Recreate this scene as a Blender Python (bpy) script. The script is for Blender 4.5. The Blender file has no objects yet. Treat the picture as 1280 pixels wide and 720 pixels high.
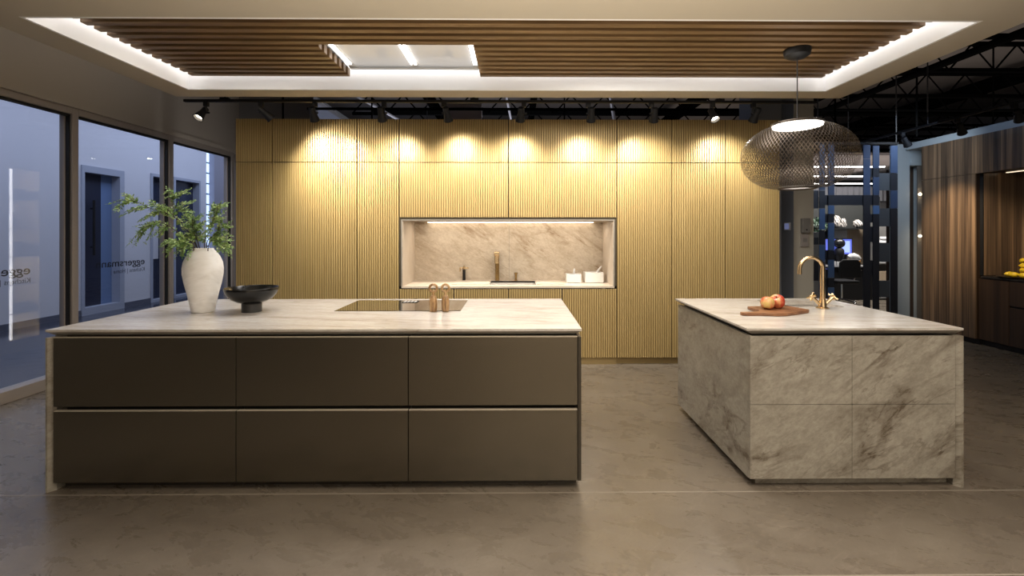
import bpy, bmesh, math, random
from mathutils import Vector, Matrix
random.seed(7)
C = bpy.context.scene.collection
PI = math.pi
LOC = {}

# ------------------------------------------------------------------ helpers
class MB:
    """collects shapes (world coordinates) into one mesh object"""
    def __init__(s):
        s.bm = bmesh.new(); s.mi = 0
    def face(s, pts):
        try:
            f = s.bm.faces.new([s.bm.verts.new(p) for p in pts]); f.material_index = s.mi
            return f
        except ValueError:
            return None
    def box(s, x0, x1, y0, y1, z0, z1):
        v = [s.bm.verts.new(p) for p in ((x0,y0,z0),(x1,y0,z0),(x1,y1,z0),(x0,y1,z0),(x0,y0,z1),(x1,y0,z1),(x1,y1,z1),(x0,y1,z1))]
        for q in ((3,2,1,0),(4,5,6,7),(0,1,5,4),(1,2,6,5),(2,3,7,6),(3,0,4,7)):
            f = s.bm.faces.new([v[i] for i in q]); f.material_index = s.mi
        return s
    def prism(s, poly, axis, a0, a1):
        def P(p, a):
            return {'z': (p[0],p[1],a), 'x': (a,p[0],p[1]), 'y': (p[0],a,p[1])}[axis]
        A = [s.bm.verts.new(P(p,a0)) for p in poly]; B = [s.bm.verts.new(P(p,a1)) for p in poly]
        n = len(poly)
        fs = [s.bm.faces.new(A[::-1]), s.bm.faces.new(B)]
        for i in range(n):
            fs.append(s.bm.faces.new((A[i],A[(i+1)%n],B[(i+1)%n],B[i])))
        for f in fs: f.material_index = s.mi
        bmesh.ops.recalc_face_normals(s.bm, faces=fs)
        return s
    def lathe(s, cx, cy, prof, seg=40, M=None):
        rings = []
        for r, z in prof:
            if r < 1e-5:
                rings.append([s.bm.verts.new((cx,cy,z))])
            else:
                rings.append([s.bm.verts.new((cx+r*math.cos(2*PI*k/seg), cy+r*math.sin(2*PI*k/seg), z)) for k in range(seg)])
        fs = []
        for a, b in zip(rings, rings[1:]):
            for k in range(seg):
                k2 = (k+1) % seg
                if len(a) == 1 and len(b) == 1: continue
                if len(a) == 1: q = (a[0], b[k], b[k2])
                elif len(b) == 1: q = (a[k], b[0], a[k2])
                else: q = (a[k], b[k], b[k2], a[k2])
                f = s.bm.faces.new(q); f.material_index = s.mi; fs.append(f)
        bmesh.ops.recalc_face_normals(s.bm, faces=fs)
        if M is not None:
            vs = [v for r in rings for v in r]
            bmesh.ops.transform(s.bm, matrix=M, verts=vs)
        return s
    def tube(s, pts, r, seg=10, cap=True):
        pts = [Vector(p) for p in pts]; n = len(pts)
        rad = r if isinstance(r, (list, tuple)) else [r]*n
        t0 = (pts[1]-pts[0]).normalized()
        up = Vector((0,0,1)) if abs(t0.z) < .9 else Vector((1,0,0))
        nx = t0.cross(up).normalized(); rings = []
        for i, p in enumerate(pts):
            t = (pts[min(i+1,n-1)]-pts[max(i-1,0)]).normalized()
            nx = (nx - t*nx.dot(t)).normalized(); ny = t.cross(nx)
            rings.append([s.bm.verts.new(p + rad[i]*(math.cos(2*PI*k/seg)*nx + math.sin(2*PI*k/seg)*ny)) for k in range(seg)])
        fs = []
        for a, b in zip(rings, rings[1:]):
            for k in range(seg):
                fs.append(s.bm.faces.new((a[k], a[(k+1)%seg], b[(k+1)%seg], b[k])))
        if cap:
            fs.append(s.bm.faces.new(rings[0][::-1])); fs.append(s.bm.faces.new(rings[-1]))
        for f in fs: f.material_index = s.mi
        bmesh.ops.recalc_face_normals(s.bm, faces=fs)
        return s
    def bar(s, p0, p1, w):
        return s.tube([p0, p1], w, 4)
    def ball(s, c, rx, ry=None, rz=None, u=20, v=14, M=None):
        ry = rx if ry is None else ry; rz = rx if rz is None else rz
        g = bmesh.ops.create_uvsphere(s.bm, u_segments=u, v_segments=v, radius=1)
        m = Matrix.Translation(c) @ (M or Matrix.Identity(4)) @ Matrix.Diagonal((rx,ry,rz,1))
        bmesh.ops.transform(s.bm, matrix=m, verts=g['verts'])
        for x in g['verts']:
            for f in x.link_faces: f.material_index = s.mi
        return s
    def build(s, name, mats, parent=None, smooth=False, bevel=0, seg=2, angle=35):
        o0 = Vector(LOC.get(parent.name, (0,0,0))) if parent else Vector((0,0,0))
        for v in s.bm.verts: v.co -= o0
        me = bpy.data.meshes.new(name); s.bm.to_mesh(me); s.bm.free()
        for m in (mats if isinstance(mats, (list,tuple)) else [mats]): me.materials.append(m)
        o = bpy.data.objects.new(name, me); C.objects.link(o)
        if smooth:
            for p in me.polygons: p.use_smooth = True
            try: me.set_sharp_from_angle(angle=math.radians(angle))
            except Exception: pass
        if parent:
            o.parent = parent; LOC[o.name] = tuple(o0)
        if bevel:
            b = o.modifiers.new('bevel', 'BEVEL'); b.width = bevel; b.segments = seg; b.limit_method = 'ANGLE'
        return o

def Box(*a): return MB().box(*a)
def thing(name, label, cat, loc, group=None):
    o = bpy.data.objects.new(name, None); C.objects.link(o); o.location = loc; o.empty_display_size = .1
    LOC[o.name] = tuple(loc); o['label'] = label; o['category'] = cat
    if group: o['group'] = group
    return o
def tag(o, label, cat, group=None):
    o['label'] = label; o['category'] = cat
    if group: o['group'] = group
    return o
def struct(o):
    o['kind'] = 'structure'; return o
def sempty(name, loc):
    o = bpy.data.objects.new(name, None); C.objects.link(o); o.location = loc; LOC[o.name] = tuple(loc)
    o['kind'] = 'structure'; return o
ORD = ['first','second','third','fourth','fifth','sixth','seventh','eighth','ninth','tenth','eleventh','twelfth']

# ------------------------------------------------------------------ materials
def srgb(r, g, b):
    f = lambda c: (c/255/12.92) if c/255 <= .04045 else ((c/255+.055)/1.055)**2.4
    return (f(r), f(g), f(b), 1)
def mat(name, col, rough=.5, metal=0, emit=0, ecol=None, spec=.5, coat=0):
    m = bpy.data.materials.new(name); m.use_nodes = True
    b = m.node_tree.nodes['Principled BSDF']
    b.inputs['Base Color'].default_value = col; b.inputs['Roughness'].default_value = rough
    b.inputs['Metallic'].default_value = metal; b.inputs['Specular IOR Level'].default_value = spec
    if coat: b.inputs['Coat Weight'].default_value = coat; b.inputs['Coat Roughness'].default_value = .08
    if emit:
        b.inputs['Emission Color'].default_value = ecol or col; b.inputs['Emission Strength'].default_value = emit
    return m
def nt(m): return m.node_tree.nodes, m.node_tree.links, m.node_tree.nodes['Principled BSDF']
def position(N, L, rot=(0,0,0), scale=(1,1,1)):
    g = N.new('ShaderNodeNewGeometry'); mp = N.new('ShaderNodeMapping')
    r = N.new('ShaderNodeMapping'); r.inputs['Rotation'].default_value = rot
    mp.inputs['Scale'].default_value = scale
    L.new(g.outputs['Position'], r.inputs['Vector']); L.new(r.outputs['Vector'], mp.inputs['Vector'])
    return mp.outputs['Vector']
def noise(N, L, vec, scale, detail=6, rough=.6, dist=0):
    n = N.new('ShaderNodeTexNoise'); n.inputs['Scale'].default_value = scale; n.inputs['Detail'].default_value = detail
    n.inputs['Roughness'].default_value = rough; n.inputs['Distortion'].default_value = dist
    L.new(vec, n.inputs['Vector']); return n.outputs['Fac']
def ramp(N, L, fac, stops):
    r = N.new('ShaderNodeValToRGB'); e = r.color_ramp.elements
    while len(e) < len(stops): e.new(.5)
    for x, (p, c) in zip(e, stops): x.position = p; x.color = c
    L.new(fac, r.inputs['Fac']); return r.outputs['Color']
def mixc(N, L, fac, a, b, mode='MIX'):
    m = N.new('ShaderNodeMix'); m.data_type = 'RGBA'; m.blend_type = mode
    if isinstance(fac, (int,float)): m.inputs[0].default_value = fac
    else: L.new(fac, m.inputs[0])
    for k, x in ((6,a),(7,b)):
        if isinstance(x, tuple): m.inputs[k].default_value = x
        else: L.new(x, m.inputs[k])
    return m.outputs[2]
def bump(N, L, b, h, strength, dist=.01):
    n = N.new('ShaderNodeBump'); n.inputs['Strength'].default_value = strength; n.inputs['Distance'].default_value = dist
    L.new(h, n.inputs['Height']); L.new(n.outputs['Normal'], b.inputs['Normal'])
G = lambda v: (v,v,v,1)

def stone(name, base, light, vein, rot, sc=(1,1,1), veins=.8, rough=.32, off=0):
    m = mat(name, base, rough); N, L, b = nt(m)
    v = position(N, L, rot, sc)
    mot = noise(N, L, v, 3.2, 10, .66, .35)
    fine = noise(N, L, v, 46, 5, .75); med = noise(N, L, v, 13, 6, .7, .4)
    dk = tuple(.5*(p+q) for p, q in zip(base, vein))
    col = ramp(N, L, mot, [(.30, dk), (.45, base), (.70, light)])
    col = mixc(N, L, .42, col, ramp(N, L, med, [(.38, dk), (.60, light)]))
    col = mixc(N, L, .22, col, ramp(N, L, fine, [(.35, vein), (.6, light)]))
    g = N.new('ShaderNodeNewGeometry')
    v2 = position(N, L, rot, (sc[0]*.75, sc[1]*1.0, sc[2]*1.55))
    a = noise(N, L, v2, 1.25, 10, .58, .55)
    line = ramp(N, L, a, [(.452, G(0)), (.490, G(.8)), (.500, G(1)), (.54, G(.0))])
    a2 = noise(N, L, v2, 2.7, 9, .62, .5)
    line2 = ramp(N, L, a2, [(.475, G(0)), (.499, G(.75)), (.520, G(0))])
    mask = ramp(N, L, noise(N, L, v, 1.9, 4), [(.40, G(.0)), (.58, G(1))])
    brk = ramp(N, L, med, [(.36, G(.25)), (.58, G(1))])
    f = mixc(N, L, 1.0, mixc(N, L, 1.0, line, line2, 'ADD'), mask, 'MULTIPLY')
    f = mixc(N, L, 1.0, f, brk, 'MULTIPLY')
    f = mixc(N, L, 1.0, f, G(veins), 'MULTIPLY')
    L.new(mixc(N, L, f, col, vein), b.inputs['Base Color'])
    bump(N, L, b, fine, .04, .003)
    return m
def grain(name, cols, scale, rough=.45, spec=.5, coat=0):
    """wood with streaks: scale is the stretch on each world axis (small = along the grain)"""
    m = mat(name, cols[1], rough, spec=spec, coat=coat); N, L, b = nt(m)
    v = position(N, L, (0,0,0), scale)
    a = noise(N, L, v, 1.0, 5, .6, .35); f = noise(N, L, v, 4.7, 4, .7)
    c = ramp(N, L, a, [(.33, cols[0]), (.5, cols[1]), (.66, cols[2])])
    L.new(mixc(N, L, .35, c, ramp(N, L, f, [(.35, cols[0]), (.65, cols[2])])), b.inputs['Base Color'])
    return m

M = {}
M['paint_soffit'] = mat('warm grey ceiling paint', (.50,.45,.37,1), .85)
M['paint_white'] = mat('white recess paint', (.86,.86,.86,1), .8)
M['wall_taupe'] = mat('taupe wall paint', (.40,.36,.31,1), .85)
M['wall_dark'] = mat('dark grey wall paint', (.16,.155,.16,1), .85)
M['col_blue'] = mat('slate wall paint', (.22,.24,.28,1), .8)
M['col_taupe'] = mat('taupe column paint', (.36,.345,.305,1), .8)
M['corr_white'] = mat('corridor white paint', (.62,.63,.68,1), .7)
M['pale_wall'] = mat('pale blue grey paint', (.30,.345,.375,1), .7)
M['deck'] = mat('dark roof deck', (.15,.135,.128,1), .9)
M['steel_black'] = mat('black painted steel', (.0025,.0025,.0025,1), 1, spec=0)
M['steel_grey'] = mat('grey galvanised conduit', (.16,.16,.18,1), .5, .5)
M['black'] = mat('matt black', (.007,.007,.008,1), .55, spec=.3)
M['shadow'] = mat('brown shadow gap', (.05,.037,.02,1), .6)
M['void'] = mat('dark recess', (.012,.011,.010,1), .7)
M['frame'] = mat('bronze anodised frame', (.34,.30,.27,1), .5, .2)
M['gasket'] = mat('black rubber gasket', (.006,.006,.006,1), .7)
M['letter'] = mat('black vinyl lettering', (.012,.012,.016,1), .6)
M['letter2'] = mat('grey vinyl lettering', (.025,.027,.035,1), .6)
M['led'] = mat('white led', (1,1,1,1), .5, emit=6, ecol=(1,.97,.94,1))
M['led_cove'] = mat('cove led', (1,1,1,1), .5, emit=9, ecol=(1,.97,.95,1))
M['led_warm'] = mat('warm led', (1,.9,.75,1), .5, emit=9, ecol=(1,.83,.62,1))
M['led_niche'] = mat('display led', (1,1,1,1), .5, emit=9, ecol=(1,.95,.92,1))
M['lens'] = mat('spot lens', (1,.95,.85,1), .3, emit=40, ecol=(1,.86,.66,1))
M['lens_dim'] = mat('spot lens seen from behind', (1,.95,.85,1), .3, emit=12, ecol=(1,.86,.66,1))
M['dot'] = mat('far downlight lens', (1,1,1,1), .3, emit=160, ecol=(1,.95,.85,1))
M['diffuser'] = mat('pendant diffuser', (1,1,1,1), .5, emit=5.5, ecol=(1,.95,.86,1))
M['opal_glow'] = mat('opal hood glass', (.6,.61,.63,1), .12, emit=.2, ecol=(.95,.97,1,1))  # faint glow added, since the light bars miss these panels
M['hood_frame'] = mat('satin steel hood frame', (.62,.62,.62,1), .3, .8)
M['brass'] = mat('brushed brass', (.78,.60,.37,1), .25, 1)
M['brass_dark'] = mat('aged brass', (.40,.27,.12,1), .25, 1)
M['steel'] = mat('stainless steel', (.72,.70,.66,1), .4, .25)
M['trim_grey'] = mat('grey metal trim', (.30,.275,.24,1), .4, .4)
M['edge_highlight'] = mat('drawer edge highlight', (.72,.65,.54,1), .45, .3)  # lit top edge of the drawer fronts, put into colour
M['hob'] = mat('black glass hob', (.010,.010,.011,1), .03, spec=.8, coat=1)
M['white_marble'] = mat('white marble', (.62,.61,.59,1), .3)
M['groove_shade'] = mat('ribbed brass groove', (.20,.135,.05,1), .5, .2)  # door brass with the shade of the grooves put into its colour
M['gold_plinth'] = mat('brass laminate plinth', (.34,.25,.115,1), .4, .35)
M['bowl'] = mat('black glazed ceramic', (.008,.008,.008,1), .2, spec=.35)
M['leaf2'] = None

m = M['gold'] = mat('ribbed brass lacquer', (.46,.335,.145,1), .38, .30); N, L, b = nt(m)
v = position(N, L, (0,0,0), (30,30,.8)); n = noise(N, L, v, 2, 4)
L.new(ramp(N, L, n, [(.3, (.43,.31,.13,1)), (.7, (.53,.395,.18,1))]), b.inputs['Base Color'])

m = M['bronze'] = mat('satin bronze glass', (.15,.128,.10,1), .27, .9); N, L, b = nt(m)
v = position(N, L, (0,0,0), (2,2,160)); n = noise(N, L, v, 2, 3)
L.new(ramp(N, L, n, [(.3, (.185,.166,.13,1)), (.7, (.205,.184,.147,1))]), b.inputs['Base Color'])
M['bronze_side'] = mat('dark bronze side', (.09,.08,.066,1), .4, .8)

M['top'] = stone('lit quartzite', (.57,.54,.505,1), (.68,.66,.635,1), (.37,.32,.27,1), (0,0,.10), (.7,3.2,1), .7, .22)  # lighter copy of the quartzite, light from above put into its colour
M['stone'] = stone('shaded quartzite', (.31,.29,.243,1), (.425,.40,.345,1), (.105,.08,.055,1), (.15,.55,.25), (.8,.9,1.35), .95, .4)  # same quartzite, shade of the upright faces put into its colour
M['splash'] = stone('beige quartzite splashback', (.50,.43,.335,1), (.64,.57,.47,1), (.25,.165,.09,1), (.15,-.55,.1), (.8,.9,1.5), .8, .3)
M['lining'] = stone('pale niche stone', (.50,.43,.35,1), (.60,.53,.45,1), (.44,.35,.25,1), (0,0,0), (2,2,.5), .35, .35)

M['slat'] = grain('oak slat', [(.105,.058,.024,1), (.18,.105,.045,1), (.25,.15,.068,1)], (.7,22,22), .5)
M['walnut'] = grain('striped walnut', [(.014,.011,.010,1), (.065,.042,.028,1), (.33,.215,.125,1)], (11,11,.14), .32, coat=.15)
M['walnut_dark'] = grain('dark walnut', [(.016,.010,.007,1), (.035,.020,.012,1), (.06,.035,.02,1)], (16,16,.22), .4)
M['mill'] = grain('olive wood', [(.10,.042,.014,1), (.36,.20,.08,1), (.62,.42,.22,1)], (45,45,6), .35)
M['board'] = grain('acacia board', [(.10,.040,.018,1), (.22,.095,.042,1), (.34,.16,.075,1)], (4,26,26), .4)
M['lightwood'] = grain('pale oak panel', [(.42,.32,.22,1), (.50,.39,.28,1), (.58,.47,.35,1)], (9,9,.4), .5)

m = M['floor'] = mat('polished concrete', (.2,.17,.14,1), .3); N, L, b = nt(m)
v = position(N, L, (0,0,.35), (.75,1.5,1))
a = noise(N, L, v, 1.1, 8, .62, .8); c = noise(N, L, v, 5.5, 7, .7, .5); s = noise(N, L, position(N, L), 70, 3, .6)
col = ramp(N, L, a, [(.30, (.105,.085,.065,1)), (.48, (.145,.120,.094,1)), (.70, (.195,.166,.132,1))])
col = mixc(N, L, .35, col, ramp(N, L, c, [(.32, (.09,.073,.056,1)), (.66, (.20,.172,.138,1))]))
col = mixc(N, L, .12, col, ramp(N, L, s, [(.3, (.08,.07,.055,1)), (.7, (.3,.26,.21,1))]))
scr = ramp(N, L, noise(N, L, position(N, L, (0,0,-.5), (.5,1.6,1)), 2.3, 7, .55, 1.5), [(.488, G(0)), (.5, G(.30)), (.512, G(0))])
L.new(mixc(N, L, scr, col, (.25,.215,.175,1)), b.inputs['Base Color'])
L.new(ramp(N, L, c, [(.3, G(.22)), (.7, G(.36))]), b.inputs['Roughness'])
bump(N, L, b, c, .05, .01)
M['joint'] = mat('floor joint', (.30,.265,.22,1), .5)

m = M['granite'] = mat('speckled granite floor', (.03,.035,.05,1), .15); N, L, b = nt(m)
n = noise(N, L, position(N, L), 60, 3, .7)
L.new(ramp(N, L, n, [(.38, (.018,.021,.032,1)), (.55, (.055,.062,.085,1)), (.72, (.14,.15,.19,1))]), b.inputs['Base Color'])

m = M['ceramic'] = mat('matt white ceramic', (.82,.81,.79,1), .75); N, L, b = nt(m)
v = position(N, L, (.3,.2,0), (3,3,9)); n = noise(N, L, v, 2.2, 6, .6, .8)
L.new(ramp(N, L, n, [(.33, (.79,.78,.76,1)), (.55, (.91,.905,.90,1))]), b.inputs['Base Color']); bump(N, L, b, n, .25, .004)

m = M['leaf'] = mat('fern leaf', (.10,.19,.045,1), .45); N, L, b = nt(m)
n = noise(N, L, position(N, L), 26, 2)
L.new(ramp(N, L, n, [(.3, (.08,.175,.045,1)), (.5, (.20,.33,.09,1)), (.68, (.38,.47,.18,1))]), b.inputs['Base Color'])
M['stem'] = mat('brown twig', (.06,.042,.025,1), .7)

m = M['apple'] = mat('apple skin', (.6,.12,.05,1), .28, coat=.3); N, L, b = nt(m)
v = position(N, L, (0,0,0), (1,1,.7)); n = noise(N, L, v, 17, 5, .6, .4)
L.new(ramp(N, L, n, [(.33, (.66,.50,.17,1)), (.44, (.62,.25,.10,1)), (.56, (.50,.06,.035,1))]), b.inputs['Base Color'])
M['lemon'] = mat('lemon peel', (.80,.55,.02,1), .4)

m = M['rock'] = mat('striped rock', (.6,.55,.52,1), .6); N, L, b = nt(m)
w = N.new('ShaderNodeTexWave'); w.inputs['Scale'].default_value = 7; w.inputs['Distortion'].default_value = 9; w.inputs['Detail Scale'].default_value = 1.3
L.new(position(N, L, (0,.5,.4), (1,1,1)), w.inputs['Vector'])
L.new(ramp(N, L, w.outputs['Fac'], [(.25, (.05,.045,.045,1)), (.5, (.62,.58,.55,1))]), b.inputs['Base Color'])

def glass(name, tint, f0):
    m = bpy.data.materials.new(name); m.use_nodes = True; N = m.node_tree.nodes; L = m.node_tree.links
    N.remove(N['Principled BSDF']); out = N['Material Output']
    t = N.new('ShaderNodeBsdfTransparent'); t.inputs['Color'].default_value = tint
    g = N.new('ShaderNodeBsdfGlossy'); g.inputs['Roughness'].default_value = 0
    fr = N.new('ShaderNodeFresnel'); ge = N.new('ShaderNodeNewGeometry'); mr = N.new('ShaderNodeMapRange')
    mr.inputs['To Min'].default_value = f0; mr.inputs['To Max'].default_value = 1/f0
    L.new(ge.outputs['Backfacing'], mr.inputs['Value']); L.new(mr.outputs[0], fr.inputs['IOR'])
    mx = N.new('ShaderNodeMixShader'); L.new(fr.outputs[0], mx.inputs[0]); L.new(t.outputs[0], mx.inputs[1]); L.new(g.outputs[0], mx.inputs[2])
    L.new(mx.outputs[0], out.inputs['Surface']); return m
M['glass'] = glass('window glass', (.94,.96,1,1), 1.5)
M['sheer'] = mat('bright daylight blind', (.8,.88,1,1), .8, emit=1.6, ecol=(.55,.72,1,1))
M['door_navy'] = mat('navy door', (.018,.022,.045,1), .4)
M['corr_void'] = mat('dark blue glazing', (.020,.028,.060,1), .15)
M['corr_blue'] = mat('blue glazed panel', (.16,.24,.42,1), .2)
M['corr_frame'] = mat('grey blue door frame', (.36,.39,.47,1), .5)
M['corr_base'] = mat('corridor skirting', (.10,.11,.15,1), .5)
M['band_blue'] = mat('blue strap', (.05,.10,.21,1), .5)
M['band_navy'] = mat('navy strap', (.024,.042,.088,1), .5)
M['band_black'] = mat('black strap', (.010,.012,.018,1), .5)
M['band_smoke'] = mat('smoke grey strap', (.045,.052,.06,1), .5)
M['screen'] = mat('monitor screen', (.1,.12,.5,1), .3, emit=.8, ecol=(.10,.14,.62,1))
M['screen_ui'] = mat('monitor window', (.3,.4,.9,1), .3, emit=.9, ecol=(.32,.42,.95,1))
M['thermo'] = mat('thermostat display', (.25,.28,.5,1), .3, emit=.35, ecol=(.25,.29,.55,1))
M['plastic_white'] = mat('white plastic', (.55,.55,.56,1), .5)
M['plastic_grey'] = mat('grey plastic', (.17,.165,.16,1), .5)
M['curtain'] = mat('pale pleated curtain', (.36,.36,.40,1), .8)
M['chrome'] = mat('chrome', (.7,.7,.7,1), .12, 1)
M['amber'] = mat('amber jar', (.45,.20,.04,1), .3)
M['linear'] = mat('linear light', (1,1,1,1), .5, emit=7, ecol=(1,.97,.93,1))
M['towel'] = mat('white towel', (.70,.70,.72,1), .9)

def wire_mat():
    return mat('dark bronze wire', (.085,.068,.055,1), .4, .7)
M['wire'] = wire_mat()

# ------------------------------------------------------------------ setting
struct(Box(-4.37, 12, -5, 15.5, -.1, 0).build('floor', M['floor']))
struct(Box(-10, -4.372, -3, 15.5, -.1, 0).build('floor_corridor', M['granite']))
for i, y in enumerate((2.575, 1.94)):
    struct(Box(-4.2, 8, y-.004, y+.004, 0.0002, .0009).build('trim_%d' % (i+1), M['joint']))

# dropped ceiling with the rectangular recess
X0, X1, Y0, Y1 = -2.93, 2.81, 2.75, 4.11
mb = MB()
mb.box(-3.2, X0-.02, -4.5, 4.33, 2.75, 3.15); mb.box(X1+.02, 3.10, -4.5, 4.33, 2.75, 3.15)
mb.box(X0-.02, X1+.02, -4.5, Y0-.02, 2.75, 3.15); mb.box(X0-.02, X1+.02, Y1+.02, 4.33, 2.75, 3.15)
struct(mb.build('ceiling', M['paint_soffit']))
mb = MB()
mb.box(X0-.02, X0, Y0-.02, Y1+.02, 2.7505, 3.12); mb.box(X1, X1+.02, Y0-.02, Y1+.02, 2.7505, 3.12)
mb.box(X0, X1, Y0-.02, Y0, 2.7505, 3.12); mb.box(X0, X1, Y1, Y1+.02, 2.7505, 3.12)
mb.box(X0-.02, X1+.02, Y0-.02, Y1+.02, 3.12, 3.15)
struct(mb.build('ceiling_recess', M['paint_white']))
struct(Box(-4.6, 12, -5, 15.5, 4.6, 4.7).build('ceiling_deck', M['deck']))

# left wall with the windows
mb = MB(); mb.box(-4.60, -4.372, -3, 7.25, 2.76, 4.6); mb.box(-4.60, -4.372, -3, 1.96, 0, 2.76)
mb.box(-4.60, -4.35, 1.96, 7.25, 2.70, 2.76)
struct(mb.build('wall_left', M['wall_taupe']))
struct(Box(-4.371, -4.365, -3, 1.95, 0, 2.70).build('wall_left_added_sheet', M['wall_dark']))  # unseen dark sheet added for the left drawers to mirror
struct(Box(-4.6, -3.2, 7.25, 7.4, 0, 4.6).build('wall_back', M['wall_dark']))
struct(Box(-4.372, 7, -5.1, -5, 0, 4.6).build('wall_front', M['wall_taupe']))
ys = [1.98, 3.275, 4.538, 5.805, 7.07]; MW = .065
def lettering(parent, txt, yr, z, size, width, mt, name, bold=0):
    cu = bpy.data.curves.new('t', 'FONT'); cu.body = txt; cu.size = size; cu.offset = bold
    t = bpy.data.objects.new('t', cu); C.objects.link(t); bpy.context.view_layer.update()
    me = bpy.data.meshes.new_from_object(t.evaluated_get(bpy.context.evaluated_depsgraph_get()))
    bpy.data.objects.remove(t)
    xs = [v.co.x for v in me.vertices]; k = width/(max(xs)-min(xs)); x0 = min(xs); L0 = Vector(LOC[parent.name])
    for v in me.vertices:
        v.co = Vector((-4.452, yr-(v.co.x-x0)*k, z+v.co.y)) - L0
    me.materials.append(mt); o = bpy.data.objects.new(name, me); C.objects.link(o); o.parent = parent
    return o
for i in range(4):
    a, bb = ys[i], ys[i+1]
    w = sempty('window_%d' % (i+1), (-4.42, (a+bb)/2, 0))
    mb = MB()
    mb.box(-4.50, -4.37, bb, bb+MW, 0, 2.70)                       # far mullion
    if i == 0: mb.box(-4.50, -4.37, a-.02, a+MW, 0, 2.70)
    mb.box(-4.50, -4.37, a+MW, bb, 0, .105); mb.box(-4.50, -4.37, a+MW, bb, 2.635, 2.70)
    mb.box(-4.475, -4.43, bb-.018, bb, .105, 2.635)
    mb.build('window_frame', M['frame'], w, bevel=.004)
    mb = MB()
    mb.box(-4.428, -4.392, bb-.010, bb+.001, .105, 2.635); mb.box(-4.428, -4.392, a+MW, bb, 2.612, 2.636)
    mb.build('gasket', M['gasket'], w)
    Box(-4.449, -4.441, a+MW, bb, .10, 2.64).build('pane', M['glass'], w)
    if i in (1, 2):
        yr = {1: 4.225, 2: 5.515}[i]
        lettering(w, 'eggersmann', yr, 1.089, .112, .635, M['letter'], 'lettering', .0012)
        lettering(w, 'Kitchens | Home |', yr, 1.010, .066, .455, M['letter2'], 'lettering')

# corridor beyond the glass
mb = MB()
CW = -7.6
op = [(8.06, 8.88, 0, 2.63), (9.56, 10.02, 0, 2.70), (10.2, 11.05, 0, 2.70), (11.28, 11.50, .1, 4.2)]
y = -1
for (a, bb, z0, z1) in op:
    mb.box(CW-.2, CW, y, a, 0, 4.6); mb.box(CW-.2, CW, a, bb, z1, 4.6)
    if z0: mb.box(CW-.2, CW, a, bb, 0, z0)
    y = bb
struct(mb.build('wall_corridor', M['corr_white']))
struct(Box(CW-.2, CW+.05, y, 15, 0, 4.6).build('wall_corridor_grey', mat('lavender grey paint', (.26,.26,.31,1), .8)))
struct(Box(-10, -4.372, -3, 15.5, 4.3, 4.4).build('ceiling_corridor', M['corr_white']))
struct(Box(CW-.6, -4.6, 13.4, 13.6, 0, 4.3).build('wall_corridor_end', M['corr_white']))
mb = MB(); y = 2
for (a, bb, z0, z1) in op:
    mb.box(CW, CW+.012, y, a, 0, .10); y = bb
mb.box(CW, CW+.012, y, 13, 0, .10)
struct(mb.build('baseboard_corridor', M['corr_base']))
d = sempty('door_1', (CW, 8.47, 0))
mb = MB(); mb.box(CW-.2, CW+.03, 8.04, 8.09, 0, 2.65); mb.box(CW-.2, CW+.03, 8.80, 8.90, 0, 2.65); mb.box(CW-.2, CW+.03, 8.09, 8.80, 2.53, 2.65); mb.box(CW-.2, CW+.03, 8.09, 8.80, 0, .13)
mb.build('door_frame', M['corr_frame'], d)
Box(CW-.16, CW-.12, 8.09, 8.56, .13, 2.53).build('door_leaf', M['door_navy'], d)
Box(CW-.16, CW-.13, 8.56, 8.80, .13, 2.53).build('side_light', M['corr_blue'], d)
mb = MB(); mb.tube([(CW-.06, 8.36, 1.05), (CW-.06, 8.36, 2.05)], .02, 8); mb.tube([(CW-.12, 8.36, 1.2), (CW-.06, 8.36, 1.2)], .012, 6); mb.tube([(CW-.12, 8.36, 1.9), (CW-.06, 8.36, 1.9)], .012, 6)
mb.build('door_handle', M['black'], d)
for k, (a, bb) in enumerate(((9.56, 10.02), (10.2, 11.05))):
    d = sempty('door_%d' % (k+2), (CW, (a+bb)/2, 0))
    mb = MB(); mb.box(CW-.2, CW+.02, a, a+.05, 0, 2.7); mb.box(CW-.2, CW+.02, bb-.05, bb, 0, 2.7); mb.box(CW-.2, CW+.02, a+.05, bb-.05, 2.64, 2.7); mb.box(CW-.2, CW+.02, a+.05, bb-.05, 0, .05)
    mb.build('door_frame', M['corr_frame'], d)
    Box(CW-.15, CW-.13, a+.05, bb-.05, .05, 2.64).build('door_glass', M['corr_void'], d)
    mb = MB(); mb.box(CW-.128, CW-.10, a+.18, a+.34, .9, 2.1); mb.build('notice_panel', M['corr_white'], d) if k == 0 else mb.bm.free()
w = sempty('window_5', (CW, 11.39, 0))
mb = MB(); z = .1
while z < 4.1:
    mb.box(CW-.1, CW-.08, 11.28, 11.5, z, z+.22); z += .26
mb.build('blind', M['sheer'], w)
Box(CW-.16, CW-.12, 11.28, 11.5, .1, 4.2).build('pane', M['corr_void'], w)

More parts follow.
